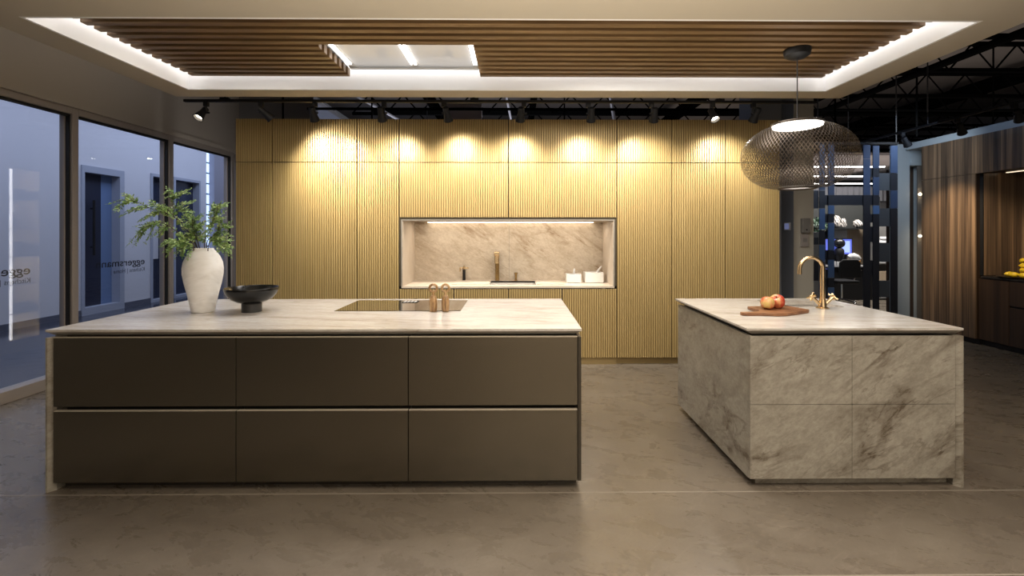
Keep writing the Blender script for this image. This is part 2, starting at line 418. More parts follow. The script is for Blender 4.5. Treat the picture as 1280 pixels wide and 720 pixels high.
# column, right-hand partition, far walls
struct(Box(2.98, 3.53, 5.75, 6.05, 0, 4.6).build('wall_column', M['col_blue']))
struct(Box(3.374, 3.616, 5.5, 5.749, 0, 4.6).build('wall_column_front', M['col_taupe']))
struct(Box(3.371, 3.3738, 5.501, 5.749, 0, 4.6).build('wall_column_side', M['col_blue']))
mb = MB(); mb.box(5.91, 6.10, 7.0, 7.15, 0, 2.83); mb.box(6.10, 6.75, 6.98, 7.15, 2.50, 2.83); mb.box(6.29, 6.75, 7.0, 7.15, 0, 2.50)
struct(mb.build('wall_white', M['pale_wall']))
mb = MB(); mb.box(6.62, 6.75, 2.0, 6.98, 0, 2.83); mb.box(6.02, 6.62, 2.0, 6.98, 2.735, 2.83)
struct(mb.build('wall_right', M['pale_wall']))
mb = MB(); mb.box(6.10, 6.30, 7.40, 7.45, 0, 2.50); mb.box(6.21, 6.30, 7.15, 7.40, 0, 2.5)
struct(mb.build('wall_alcove', M['walnut_dark']))
struct(Box(6.225, 6.292, 7.0, 7.02, 0, 2.50).build('trim_3', mat('grey metal strip', (.13,.12,.11,1), .5)))
struct(Box(-4.6, 12, 14.5, 14.6, 0, 4.6).build('wall_far', M['wall_dark']))
struct(Box(11.9, 12, -5, 14.5, 0, 4.6).build('wall_side', M['wall_dark']))

# open roof: trusses, beams, pipes, hangers
def truss(y, x0, x1, zb, zt):
    mb = MB(); mb.box(x0, x1, y-.03, y+.03, zb, zb+.05); mb.box(x0, x1, y-.03, y+.03, zt-.05, zt)
    x = x0; up = True
    while x < x1-.3:
        a, bb = ((zb+.03, zt-.03) if up else (zt-.03, zb+.03))
        mb.bar((x, y, a), (x+.32, y, bb), .014); x += .32; up = not up
    return mb
for i, y in enumerate((5.2, 6.3, 7.5, 8.7, 9.9, 11.1, 12.4)):
    o = truss(y, -3.1 if y > 7.2 else -4.2, 11.8, 3.70, 4.12).build('beam_%d' % (i+1), M['steel_black'])
    struct(o)
mb = MB()
for x, z in ((3.9, 4.2), (6.4, 4.25), (9.2, 4.2), (0.4, 4.3), (-1.9, 4.3)): mb.box(x-.06, x+.06, -1, 14.4, z, z+.25)
struct(mb.build('beam_8', M['steel_black']))
def pipe(pts, r, mt, label):
    tag(MB().tube(pts, r, 8).build('ceiling_pipe', mt), label, 'pipe')
pipe([(-2.6, 5.0, 3.45), (-1.1, 13.5, 3.45)], .025, M['steel_grey'], 'thin grey conduit angled under the open ceiling over the gold cabinets, leftmost')
pipe([(1.0, 5.2, 3.55), (3.0, 13, 3.55)], .03, M['steel_grey'], 'grey conduit running back above the right half of the gold cabinets')
pipe([(-.2, 5.2, 3.5), (.1, 13, 3.5)], .02, M['steel_grey'], 'slim grey conduit above the middle of the gold cabinets')
pipe([(5.4, -1, 3.6), (5.4, 14, 3.6)], .05, M['steel_black'], 'black pipe running front to back under the dark roof at the right')
pipe([(-3.0, 6.6, 3.25), (11, 6.6, 3.25)], .02, M['steel_black'], 'thin black pipe crossing the open ceiling behind the gold cabinets')
tag(Box(-1.13, -.54, 7.3, 7.34, 3.20, 3.54).build('ceiling_baffle', mat('mauve grey panel', (.42,.38,.40,1), .7)), 'pale mauve panel hanging in the dark open ceiling above the gold cabinets', 'ceiling panel')
for i, (x, y) in enumerate(((3.95, 5.6), (5.5, 6.2), (7.3, 6.9), (-3.3, 6.5), (-2.2, 7.0), (.75, 7.0))):
    struct(MB().tube([(x, y, 2.78 if x > 3 else 2.9), (x, y, 4.6)], .012, 6).build('trim_%d' % (i+4), M['steel_black']))

# ------------------------------------------------------------------ slatted ceiling panel
t = thing('slatted_ceiling_panel', 'long warm oak slatted panel set in the lit ceiling recess', 'slatted panel', (-.06, 3.48, 2.84))
for j in range(12):
    yf = 4.023-.0975*j
    spans = [(-2.836, -1.455), (-.31, 2.716)] if j <= 6 else [(-2.836, 2.716)]
    for (a, bb) in spans:
        Box(a, bb, yf-.053, yf, 2.84, 2.91).build('slat', M['slat'], t, bevel=.002)
mb = MB(); mb.box(-2.82, 2.70, 2.88, 3.375, 2.912, 2.93); mb.box(-2.82, -1.47, 3.375, 4.01, 2.912, 2.93); mb.box(-.295, 2.70, 3.375, 4.01, 2.912, 2.93)
mb.build('backing_board', M['void'], t)
for nm, lb, bx in (('left', 'white light strip along the left end of the ceiling recess', (-2.87, -2.84, 2.8, 4.05)), ('right', 'white light strip along the right end of the ceiling recess', (2.72, 2.75, 2.8, 4.05)),
               ('back', 'long white light strip along the far side of the ceiling recess', (-2.83, 2.71, 4.03, 4.05)), ('near', 'long white light strip along the near side of the ceiling recess', (-2.83, 2.71, 2.84, 2.86))):
    tag(Box(*bx, 2.95, 2.965).build('cove_light_strip', M['led_cove']), lb, 'light strip', 'cove light strips')

# ceiling extractor
t = thing('ceiling_extractor', 'flush ceiling extractor hood with white glass panels and light bars, cut into the slats', 'extractor hood', (-.87, 3.66, 2.88))
mb = MB(); mb.box(-1.43, -.32, 3.94, 3.985, 2.885, 2.915); mb.box(-1.43, -.32, 3.36, 3.40, 2.885, 2.915)
mb.box(-1.43, -1.375, 3.40, 3.94, 2.895, 2.92); mb.box(-.365, -.32, 3.40, 3.94, 2.895, 2.92); mb.box(-.89, -.83, 3.40, 3.94, 2.895, 2.92)
mb.build('frame', M['hood_frame'], t, bevel=.004)
for a, bb in ((-1.375, -.89), (-.83, -.365)): Box(a, bb, 3.40, 3.94, 2.90, 2.915).build('glass_panel', M['opal_glow'], t)
for a, bb in ((-1.41, -1.385), (-.885, -.873), (-.855, -.835), (-.357, -.345), (-.342, -.325)): Box(a, bb, 3.40, 3.86, 2.885, 2.896).build('light_bar', M['led'], t)

# ------------------------------------------------------------------ gold ribbed cabinet run
YF = 5.05
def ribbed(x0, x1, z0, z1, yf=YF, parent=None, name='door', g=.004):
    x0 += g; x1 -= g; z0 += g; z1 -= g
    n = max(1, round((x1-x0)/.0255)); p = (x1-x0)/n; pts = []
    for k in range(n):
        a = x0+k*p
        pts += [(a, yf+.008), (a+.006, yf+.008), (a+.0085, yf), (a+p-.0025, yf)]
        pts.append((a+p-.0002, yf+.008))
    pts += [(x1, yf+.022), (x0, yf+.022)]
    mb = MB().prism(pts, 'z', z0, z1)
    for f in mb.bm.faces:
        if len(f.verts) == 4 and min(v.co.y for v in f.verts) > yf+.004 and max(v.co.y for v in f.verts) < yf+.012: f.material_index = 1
    return mb.build(name, [M['gold'], M['groove_shade']], parent)
ZS, ZT, ZB = 2.243, 2.724, .075
def tall(x0, x1, label, niche=False, end=False):
    t = thing('tall_cabinet', label, 'cabinet', ((x0+x1)/2, YF+.3, 0), 'tall ribbed gold cabinets')
    c = MB()
    if niche:
        c.box(x0+.32, x1, YF+.024, 5.70, ZB, ZT); c.box(x0+.002, x0+.32, YF+.024, 5.25, ZB, ZT); c.box(x0+.002, x0+.32, 5.61, 5.70, ZB, ZT)
        c.box(x0+.002, x0+.32, 5.25, 5.61, ZB, .22); c.box(x0+.002, x0+.32, 5.25, 5.61, 2.21, ZT)
        c.build('carcass', M['gold_plinth'], t)
        mb = MB(); mb.box(x0+.31, x0+.319, 5.251, 5.609, .221, 2.209); mb.build('niche_back', M['paint_white'], t)
        for z in (.53, .865, 1.19, 1.52, 1.865): Box(x0+.006, x0+.309, 5.252, 5.608, z-.012, z).build('shelf', M['steel_grey'], t)
        Box(x0+.004, x0+.03, 5.252, 5.285, .23, 2.2).build('led_strip', M['plastic_white'], t)
        Box(x0+.006, x0+.02, 5.300, 5.312, .23, 2.2).build('led_strip', M['led_niche'], t)
    else:
        c.box(x0+.002, x1-(.022 if end else .002), YF+.024, 5.70, ZB, ZT); c.build('carcass', M['void'], t)
        if end: Box(x1-.02, x1, YF+.024, 5.70, ZB, ZT).build('end_panel', M['gold_plinth'], t)
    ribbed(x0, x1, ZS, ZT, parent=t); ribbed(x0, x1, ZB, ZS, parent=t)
    Box(x0+.001, x1-.001, YF+.045, YF+.065, 0, ZB).build('plinth', M['gold_plinth'], t)
    return t
tall(-3.09, -2.684, 'narrow tall ribbed gold cabinet at the left end beside the window wall', True)
tall(-2.684, -1.753, 'widest tall ribbed gold cabinet, second from the left end of the run')
tall(-1.753, -1.289, 'tall ribbed gold cabinet directly left of the lit stone niche')
tall(1.123, 1.732, 'tall ribbed gold cabinet directly right of the lit stone niche')
tall(1.732, 2.331, 'tall ribbed gold cabinet, second to the right of the lit stone niche')
tall(2.331, 2.944, 'tall ribbed gold cabinet at the right end next to the grey column', end=True)
for x0, x1, lb in ((-1.289, -.081, 'ribbed gold wall cabinet over the left half of the lit stone niche'), (-.081, 1.123, 'ribbed gold wall cabinet over the right half of the lit stone niche')):
    t = thing('wall_cabinet', lb, 'cabinet', ((x0+x1)/2, YF+.3, 1.63), 'ribbed gold wall cabinets')
    Box(x0+.002, x1-.002, YF+.024, 5.70, 1.632, ZT).build('carcass', M['void'], t)
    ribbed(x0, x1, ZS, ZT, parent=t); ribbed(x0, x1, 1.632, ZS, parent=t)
for x0, x1, lb in ((-1.289, -.686, 'ribbed gold base cabinet at the left end under the niche worktop'), (-.686, -.081, 'ribbed gold base cabinet under the niche left of the brass tap'),
                   (-.081, .514, 'ribbed gold base cabinet under the niche sink basin'), (.514, 1.123, 'ribbed gold base cabinet under the niche below the white mortars')):
    t = thing('base_cabinet', lb, 'cabinet', ((x0+x1)/2, YF+.3, 0), 'ribbed gold base cabinets')
    Box(x0+.002, x1-.002, YF+.024, 5.70, ZB, .62).build('carcass', M['void'], t)
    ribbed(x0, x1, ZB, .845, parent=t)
    Box(x0+.001, x1-.001, YF+.02, YF+.04, 0, ZB-.003).build('plinth', M['gold_plinth'], t)

# stone niche
t = thing('stone_niche', 'lit niche lined with veined beige stone in the gold cabinets', 'niche', (-.08, 5.4, .86))
Box(-1.255, -.0825, 5.665, 5.685, .873, 1.60).build('splashback', M['splash'], t)
Box(-.0795, 1.090, 5.665, 5.685, .873, 1.60).build('splashback', M['splash'], t)
Box(-1.258, -1.248, YF+.002, 5.665, .873, 1.60).build('side_panel', M['lining'], t)
Box(1.083, 1.093, YF+.002, 5.665, .873, 1.60).build('side_panel', M['lining'], t)
Box(-1.258, 1.093, YF+.002, 5.665, 1.595, 1.605).build('top_panel', M['lining'], t)
mb = MB(); mb.box(-1.264, -1.253, YF-.004, YF+.012, .873, 1.611); mb.box(1.088, 1.099, YF-.004, YF+.012, .873, 1.611); mb.box(-1.253, 1.088, YF-.004, YF+.012, 1.599, 1.611)
mb.build('edge_strip', M['trim_grey'], t)
mb = MB(); mb.box(-1.286, -1.262, YF+.01, YF+.02, .873, 1.63); mb.box(1.098, 1.121, YF+.01, YF+.02, .873, 1.63); mb.box(-1.264, 1.1, YF+.01, YF+.02, 1.612, 1.631)
mb.build('shadow_gap', M['shadow'], t)
Box(-1.08, .96, 5.62, 5.64, 1.589, 1.5945).build('light_bar', M['led_warm'], t)
# niche worktop with the sink cut-out
mb = MB(); SX0, SX1, SY0, SY1 = -.30, .235, 5.2, 5.60
mb.box(-1.262, SX0, YF, 5.665, .852, .872); mb.box(SX1, 1.097, YF, 5.665, .852, .872); mb.box(SX0, SX1, YF, SY0, .852, .872); mb.box(SX0, SX1, SY1, 5.665, .852, .872)
tag(mb.build('worktop', M['lining']), 'pale stone worktop on the gold base cabinets inside the lit niche', 'worktop')
t = thing('niche_sink', 'steel sink with flush stone side boards in the niche worktop', 'sink', (0, 5.4, .70))
mb = MB(); mb.box(SX0-.006, SX0, SY0, SY1, .68, .8725); mb.box(SX1, SX1+.006, SY0, SY1, .68, .8725); mb.box(SX0, SX1, SY0-.006, SY0, .68, .8725); mb.box(SX0, SX1, SY1, SY1+.006, .68, .8725); mb.box(SX0, SX1, SY0, SY1, .675, .68)
mb.build('basin', M['steel'], t)
Box(-.73, SX0-.01, SY0, SY1+.03, .8722, .880).build('cover_board', M['lining'], t, bevel=.002)
Box(SX1+.01, .555, SY0, SY1+.03, .8722, .880).build('cover_board', M['lining'], t, bevel=.002)
t = thing('niche_tap', 'square brass pull-out tap standing behind the niche sink', 'tap', (-.226, 5.62, .872))
mb = MB(); mb.box(-.250, -.202, 5.612, 5.650, .872, 1.165); mb.build('column', M['brass_dark'], t, bevel=.006)
mb = MB(); mb.box(-.256, -.196, 5.39, 5.655, 1.195, 1.235); mb.build('spout', M['brass'], t, bevel=.006)
Box(-.253, -.199, 5.60, 5.652, 1.165, 1.195).build('collar', M['brass'], t, bevel=.004)
Box(-.250, -.202, 5.40, 5.45, 1.10, 1.195).build('spray_head', M['brass'], t, bevel=.005)
t = thing('filter_tap', 'small brass tap with cross handle left of the square niche tap', 'tap', (-.635, 5.625, .872))
MB().tube([(-.635, 5.625, .872), (-.635, 5.625, 1.01)], .018, 14).build('body', M['black'], t, smooth=True)
mb = MB(); mb.tube([(-.69, 5.625, 1.03), (-.58, 5.625, 1.03)], .008, 10); mb.tube([(-.635, 5.57, 1.03), (-.635, 5.662, 1.03)], .008, 10); mb.tube([(-.635, 5.625, 1.005), (-.635, 5.625, 1.055)], .012, 12); mb.tube([(-.685,5.625,1.03),(-.685,5.625,.985)],.007,8)
mb.build('cross_handle', M['brass'], t, smooth=True)
t = thing('soap_dispenser', 'small brass soap pump right of the square niche tap', 'soap dispenser', (.005, 5.625, .872))
mb = MB(); mb.lathe(.005, 5.625, [(0, .872), (.022, .872), (.022, .88), (.013, .885), (.013, .95), (.02, .952), (.02, .975), (0, .975)], 16); mb.build('body', M['brass_dark'], t, smooth=True)
MB().tube([(.005, 5.625, .965), (.005, 5.56, .968)], .006, 8).build('nozzle', M['brass_dark'], t, smooth=True)
def mortar(x0, x1, z1, y0, y1, label, plabel, p0, p1):
    mb = MB(); w = .014; z0 = .872
    for bx in ((x0, x0+w, y0, y1), (x1-w, x1, y0, y1), (x0+w, x1-w, y0, y0+w), (x0+w, x1-w, y1-w, y1)): mb.box(*bx, z0+.016, z1)
    mb.box(x0, x1, y0, y1, z0+.004, z0+.016); mb.box(x0+.015, x1-.015, y0+.015, y1-.015, z0, z0+.004)
    tag(mb.build('mortar', M['white_marble'], bevel=.003), label, 'mortar', 'white mortars in the niche')
    d = Vector(p1)-Vector(p0)
    tag(MB().tube([p0, Vector(p0)+d*.25, Vector(p0)+d*.6, Vector(p0)+d*.92, p1], [.012, .017, .013, .011, .007], 12).build('pestle', M['white_marble'], smooth=True), plabel, 'pestle', 'white pestles')
mortar(.60, .775, .975, 5.36, 5.50, 'smaller square white marble mortar, left one in the niche', 'short white pestle standing up in the smaller square mortar', (.685, 5.42, .900), (.705, 5.455, 1.035))
mortar(.82, 1.035, .995, 5.36, 5.52, 'larger square white marble mortar at the right end of the niche', 'white pestle leaning to the right in the larger square mortar', (.90, 5.43, .91), (1.03, 5.46, 1.062))

# ------------------------------------------------------------------ left island
def slab(mb, x0, x1, y0, y1, ins, hole=None, zt=.92, zl=.908, zb=.8755):
    l, r, f, b = ins
    T = [(x0,y0),(x1,y0),(x1,y1),(x0,y1)]; B = [(x0+l,y0+f),(x1-r,y0+f),(x1-r,y1-b),(x0+l,y1-b)]
    V = lambda P, z: [mb.bm.verts.new((p[0],p[1],z)) for p in P]
    t, m, bt = V(T,zt), V(T,zl), V(B,zb); F = []
    for i in range(4):
        j = (i+1) % 4; F += [mb.bm.faces.new((t[i],m[i],m[j],t[j])), mb.bm.faces.new((m[i],bt[i],bt[j],m[j]))]
    if hole:
        H = [(hole[0],hole[2]),(hole[1],hole[2]),(hole[1],hole[3]),(hole[0],hole[3])]; ht, hb = V(H,zt), V(H,zb)
        for i in range(4):
            j = (i+1) % 4
            F += [mb.bm.faces.new((t[i],t[j],ht[j],ht[i])), mb.bm.faces.new((bt[i],bt[j],hb[j],hb[i])), mb.bm.faces.new((ht[i],ht[j],hb[j],hb[i]))]
    else: F += [mb.bm.faces.new(t), mb.bm.faces.new(bt)]
    bmesh.ops.recalc_face_normals(mb.bm, faces=F)
IX0, IX1, IY0, IY1 = -2.655, .378, 2.60, 3.78
t = thing('island_worktop', 'large pale stone worktop with side panel down to the floor on the dark bronze island', 'worktop', (-1.1, 3.2, 0))
mb = MB(); slab(mb, IX0, IX1, IY0, IY1, (0,.036,.06,0)); mb.build('top_slab', M['top'], t)
mb = MB(); mb.prism([(IX0, IY0), (IX0+.010, IY0), (IX0+.036, IY0+.028), (IX0+.036, IY1), (IX0, IY1)], 'z', 0, .8750); mb.build('side_panel', M['stone'], t)
def island_unit(x0, x1, label, fm, mid, gap, group, dcut=IX1, side=None):
    t = thing('drawer_cabinet', label, 'cabinet', ((x0+x1)/2, 3.2, 0), group)
    Box(x0+.002, x1-.002, IY0+.085, IY1-.03, .05, .872).build('carcass', M['bronze_side'] if fm is M['bronze'] else M['shadow'], t)
    for a, bb in ((.053, mid-gap/2), (mid+gap/2, .873)):
        dr = Box(x0+.0025, x1-.0025, IY0+.004, IY0+.026, a, bb).build('drawer_front', fm, t, bevel=.0012)
        if fm is M['bronze']: Box(x0+.003, x1-.003, IY0+.0045, IY0+.03, bb, bb+.0022).build('edge_strip', M['edge_highlight'], dr)  # thin strip painting the highlight along the drawer's top edge
    Box(x0+.001, x1-.001, IY0+.075, IY0+.09, 0, .05).build('plinth', M['bronze_side'] if fm is M['bronze'] else M['stone'], t)
    return t
IS = 'bronze island drawer cabinets'
island_unit(-2.617, -1.588, 'dark bronze drawer cabinet at the left end of the island under the white vase', M['bronze'], .470, .028, IS)
island_unit(-1.588, -.612, 'middle dark bronze drawer cabinet of the island', M['bronze'], .470, .028, IS)
t = island_unit(-.612, .356, 'dark bronze drawer cabinet at the right end of the island below the hob', M['bronze'], .470, .028, IS)
Box(.357, .376, IY0+.006, IY1-.02, .05, .873).build('end_panel', M['bronze_side'], t, bevel=.001)
t = thing('induction_hob', 'black glass induction hob set flush in the large island worktop', 'hob', (-.82, 3.44, .92))
mb = MB(); mb.box(-1.265, -.385, 3.19, 3.685, .9203, .9235); mb.build('glass_plate', M['hob'], t, bevel=.001)
mb = MB(); mb.box(-.885, -.765, 3.55, 3.64, .9235, .926); mb.build('vent_grille', M['black'], t)
mb = MB()
for k in range(4): mb.box(-.875+.027*k, -.860+.027*k, 3.56, 3.63, .926, .9275)
mb.build('vent_bar', M['plastic_white'], t)

# wooden mills
def mill(x, y, rot, label):
    t = thing('wooden_mill', label, 'mill', (x, y, .9235), 'wooden mills on the hob')
    z = .9235
    mb = MB(); mb.lathe(x, y, [(0, z), (.024, z), (.026, z+.01), (.028, z+.045), (.0275, z+.07), (.024, z+.092), (.017, z+.106), (.010, z+.113), (0, z+.114)], 24); mb.build('body', M['mill'], t, smooth=True)
    mb = MB(); mb.tube([(x, y, z+.108), (x, y, z+.135)], [.010, .009], 12)
    ring = [(x+.0255*math.cos(a)*math.cos(rot), y+.0255*math.cos(a)*math.sin(rot), z+.160+.025*math.sin(a)) for a in [PI*.5+2*PI*k/22 for k in range(23)]]
    mb.tube(ring, .0085, 10); mb.build('ring_head', M['mill'], t, smooth=True)
mill(-.572, 3.172, .1, 'wooden pepper mill with ring top, left one by the hob')
mill(-.487, 3.172, -.15, 'wooden pepper mill with ring top, right one by the hob')

# vase and branches
VX, VY = -2.165, 3.18
z = .92
out = [(0, z), (.075, z), (.082, z+.004), (.090, z+.04), (.108, z+.12), (.130, z+.20), (.1435, z+.265), (.1445, z+.305), (.137, z+.345), (.118, z+.385), (.094, z+.415), (.078, z+.430), (.075, z+.440), (.069, z+.442), (.066, z+.435), (.075, z+.415), (.105, z+.375), (.125, z+.30), (.10, z+.12), (.07, z+.02), (0, z+.015)]
out = [(r*.84, zz) for r, zz in out]
tag(MB().lathe(VX, VY, out, 56).build('vase', M['ceramic'], smooth=True, angle=60), 'tall matt white ceramic vase on the left end of the dark island', 'vase')
def catmull(P, n):
    P = [Vector(p) for p in P]; P = [2*P[0]-P[1]] + P + [2*P[-1]-P[-2]]; out = []
    for i in range(1, len(P)-2):
        a, bb, c, d = P[i-1:i+3]
        for k in range(n):
            t = k/n
            out.append(.5*((2*bb)+(c-a)*t+(2*a-5*bb+4*c-d)*t*t+(3*bb-a-3*c+d)*t**3))
    out.append(P[-2]); return out
def leaf(mb, p, d, n, ln, w):
    d = d.normalized(); s = d.cross(n).normalized(); n = s.cross(d)
    a = p; c = p+d*ln*.5-n*ln*.06; tip = p+d*ln
    l = c+s*w+n*w*.3; r = c-s*w+n*w*.3
    l2 = p+d*ln*.82+s*w*.6; r2 = p+d*ln*.82-s*w*.6; l0 = p+d*ln*.2+s*w*.6; r0 = p+d*ln*.2-s*w*.6
    V = [mb.bm.verts.new(q) for q in (a, r0, r, r2, tip, l2, l, l0)]
    f = mb.bm.faces.new(V); f.smooth = True
rnd = random.Random(11)
def twig(stems, fol, pts, n, ln, r0=.0022, start=.15):
    P = catmull(pts, n); N_ = len(P)
    stems.tube(P, [r0*(1-.75*i/N_) for i in range(N_)], 5)
    for i in range(int(N_*start), N_-1):
        t = (P[i+1]-P[max(0, i-1)]).normalized(); side = t.cross(Vector((rnd.uniform(-.5,.5), rnd.uniform(-.9,-.2), rnd.uniform(.2,.9)))).normalized()
        k = (1-.45*i/N_)
        for s in (-1, 1):
            d = t*rnd.uniform(.35,.8)+side*s+Vector((rnd.uniform(-.25,.25), rnd.uniform(-.3,.3), rnd.uniform(-.25,.2)))
            nrm = Vector((rnd.uniform(-.6,.6), rnd.uniform(-.9,0), rnd.uniform(.2,1)))
            leaf(fol, P[i], d, nrm, ln*k*rnd.uniform(.75,1.15), ln*k*.20)
    d = (P[-1]-P[-2]); leaf(fol, P[-1], d, Vector((0,-.5,1)), ln*.6, ln*.13)
def branch(label, main, subs, ln=.026, n=9, start=.35):
    st, fo = MB(), MB()
    base = main[0]
    twig(st, fo, main, n, ln, .0036, start)
    for s in subs: twig(st, fo, s, n, ln, .0018, .1)
    t = thing('leafy_branch', label, 'branch', base, 'leafy branches in the vase')
    st.build('stem', M['stem'], t, smooth=True); fo.build('foliage', M['leaf'], t)
# world x,z on the plane of the vase; y varies front to back
def p(u, v, dy=0):
    yy = VY+dy; k = yy/570
    return ((u-649.9)*k+yy*.0094, yy, 1.473-(v-290)*k)
def rp(base, tip, sag=.02, dy=0):
    a = Vector(base); bb = Vector(tip); mid = (a+bb)/2+Vector((0, dy, sag)); return [a, mid, bb]
def subs(P, tips):
    return [rp(q, tt, rnd.uniform(.0,.03)) for q, tt in tips]
B0 = lambda dx, dy: (VX+dx, VY+dy, 1.12)
def spray(label, main, tips, ln=.026, n=8, start=.35):
    extra = [(q, tuple(Vector(q)+(Vector(tt)-Vector(q))*.8+Vector((rnd.uniform(-.05,.05), rnd.uniform(-.05,.05), rnd.uniform(-.05,.03))))) for q, tt in tips]
    branch(label, main, [rp(q, tt, rnd.uniform(0,.025), rnd.uniform(-.02,.02)) for q, tt in tips+extra], ln*1.08, n, start)
spray('longest leafy branch reaching far out to the left of the white vase', [B0(.03,.0), p(248,306,.0), p(232,280,.02), p(213,268,.0), p(190,260,-.03), p(165,250,-.05), p(139,255,-.06)],
      [(p(190,260,-.03), p(153,271,-.02)), (p(205,265,-.01), p(176,277,-.05)), (p(213,268,0), p(192,252,-.04)), (p(168,251,-.05), p(146,262,-.09)), (p(176,255,-.04), p(158,243,-.02)), (p(222,272,0), p(205,258,.03))], .029, 10, .42)
spray('leafy branch rising tall on the left above the white vase', [B0(.02,.03), p(247,306,.03), p(228,280,.07), p(220,262,.07), p(219,245,.06), p(212,235,.05)],
      [(p(219,246,.06), p(242,236,.04)), (p(220,262,.07), p(241,254,.1)), (p(219,250,.06), p(230,243,.06)), (p(222,266,.07), p(237,259,.03)), (p(227,280,.07), p(243,268,.06)), (p(219,244,.06), p(208,242,.07))], .026, 9, .5)
spray('drooping leafy branch hanging left of the white vase below the longest one', [B0(-.01,-.02), p(245,306,-.03), p(225,290,-.05), p(205,278,-.06), p(188,280,-.06), p(175,291,-.05)],
      [(p(192,279,-.06), p(171,307,-.08)), (p(198,278,-.06), p(184,305,-.02)), (p(205,278,-.06), p(172,283,-.1)), (p(212,283,-.06), p(192,297,-.09)), (p(184,283,-.06), p(177,300,-.05))], .026, 8, .42)
spray('bushy leafy branch bending low over the left shoulder of the vase', [B0(-.02,-.05), p(244,306,-.07), p(232,302,-.10), p(220,306,-.12), p(206,316,-.13)],
      [(p(236,302,-.1), p(212,300,-.17)), (p(230,302,-.1), p(222,321,-.16)), (p(225,304,-.11), p(203,308,-.1)), (p(234,302,-.08), p(224,292,-.05)), (p(238,303,-.09), p(231,318,-.15)), (p(222,306,-.12), p(212,320,-.1))], .028, 8, .3)
spray('upright bushy leafy branch in the middle over the vase mouth', [B0(.03,.02), p(251,306,.0), p(246,292,-.02), p(243,280,-.03), p(245,269,-.03)],
      [(p(249,300,0), p(231,283,-.04)), (p(246,291,-.02), p(228,274,-.02)), (p(245,287,-.02), p(262,276,-.05)), (p(244,282,-.03), p(256,268,-.01)), (p(248,296,0), p(262,288,-.06)), (p(244,283,-.03), p(233,269,-.06)), (p(247,294,-.02), p(236,292,-.08)), (p(246,290,-.02), p(254,281,.05)), (p(249,300,0), p(258,296,.05))], .028, 8, .3)
spray('leafy branch rising on the right above the vase mouth', [B0(.05,.01), p(258,306,.01), p(264,290,.02), p(270,272,.02), p(279,251,.0)],
      [(p(266,285,.02), p(266,265,.03)), (p(268,280,.02), p(286,262,.03)), (p(272,268,.02), p(288,254,-.02)), (p(265,288,.02), p(281,276,-.03)), (p(270,275,.02), p(270,255,0)), (p(275,261,0), p(285,257,.03))], .027, 8, .35)
spray('leafy branch spreading right toward the gold cabinet', [B0(.06,-.02), p(261,306,-.02), p(270,294,-.03), p(281,284,-.04), p(293,276,-.04)],
      [(p(270,294,-.03), p(287,292,-.05)), (p(275,289,-.03), p(283,272,-.01)), (p(265,300,-.02), p(278,298,-.08)), (p(281,284,-.04), p(292,284,-.04))], .026, 8, .35)
spray('leafy branch arching down over the right side of the vase', [B0(.06,-.04), p(263,307,-.04), p(272,301,-.07), p(283,306,-.08), p(291,320,-.08)],
      [(p(268,303,-.05), p(290,300,-.09)), (p(275,302,-.07), p(284,318,-.12)), (p(270,302,-.06), p(276,314,-.14)), (p(282,305,-.08), p(293,309,-.06))], .027, 8, .3)

# black pedestal bowl
BX, BY = -1.835, 3.19
z = .92
t = thing('pedestal_bowl', 'shallow black glazed bowl on a round foot beside the white vase', 'bowl', (BX, BY, z))
k = .87
MB().lathe(BX, BY, [(r*k, zz) for r, zz in [(0, z+.06), (.06, z+.061), (.105, z+.070), (.147, z+.090), (.178, z+.122), (.191, z+.148), (.195, z+.165), (.192, z+.168), (.187, z+.164), (.178, z+.14), (.15, z+.11), (.10, z+.09), (0, z+.08)]], 56).build('dish', M['bowl'], t, smooth=True, angle=60)
MB().lathe(BX, BY, [(0, z), (.063, z), (.063, z+.058), (.058, z+.063), (0, z+.063)], 40).build('foot', mat('dark stone foot', (.03,.03,.031,1), .5), t, smooth=True)

# ------------------------------------------------------------------ right island
RX0, RX1 = 1.325, 2.578
t = thing('stone_island_worktop', 'pale stone worktop with side panel down to the floor on the stone-clad island', 'worktop', (1.95, 3.2, 0))
HX0, HX1, HY0, HY1 = 1.95, 2.425, 3.34, 3.68
mb = MB(); slab(mb, RX0, RX1, IY0, IY1, (.055,0,.055,0), (HX0,HX1,HY0,HY1))
mb.build('top_slab', M['top'], t)
mb = MB(); mb.prism([(RX1, IY0), (RX1-.010, IY0), (RX1-.036, IY0+.028), (RX1-.036, IY1), (RX1, IY1)], 'z', 0, .8750); mb.build('side_panel', M['stone'], t)
mb = MB(); e = .02; mb.box(HX0, HX1, HY0, HY1, .70, .72)
mb.box(HX0-e, HX0, HY0, HY1, .70, .8795); mb.box(HX1, HX1+e, HY0, HY1, .70, .8795); mb.box(HX0-e, HX1+e, HY0-e, HY0, .70, .8795); mb.box(HX0-e, HX1+e, HY1, HY1+e, .70, .8795)
mb.build('sink_basin', M['top'], t)  # lit stone tone stands in for light on the basin walls
IG = 'stone island drawer cabinets'
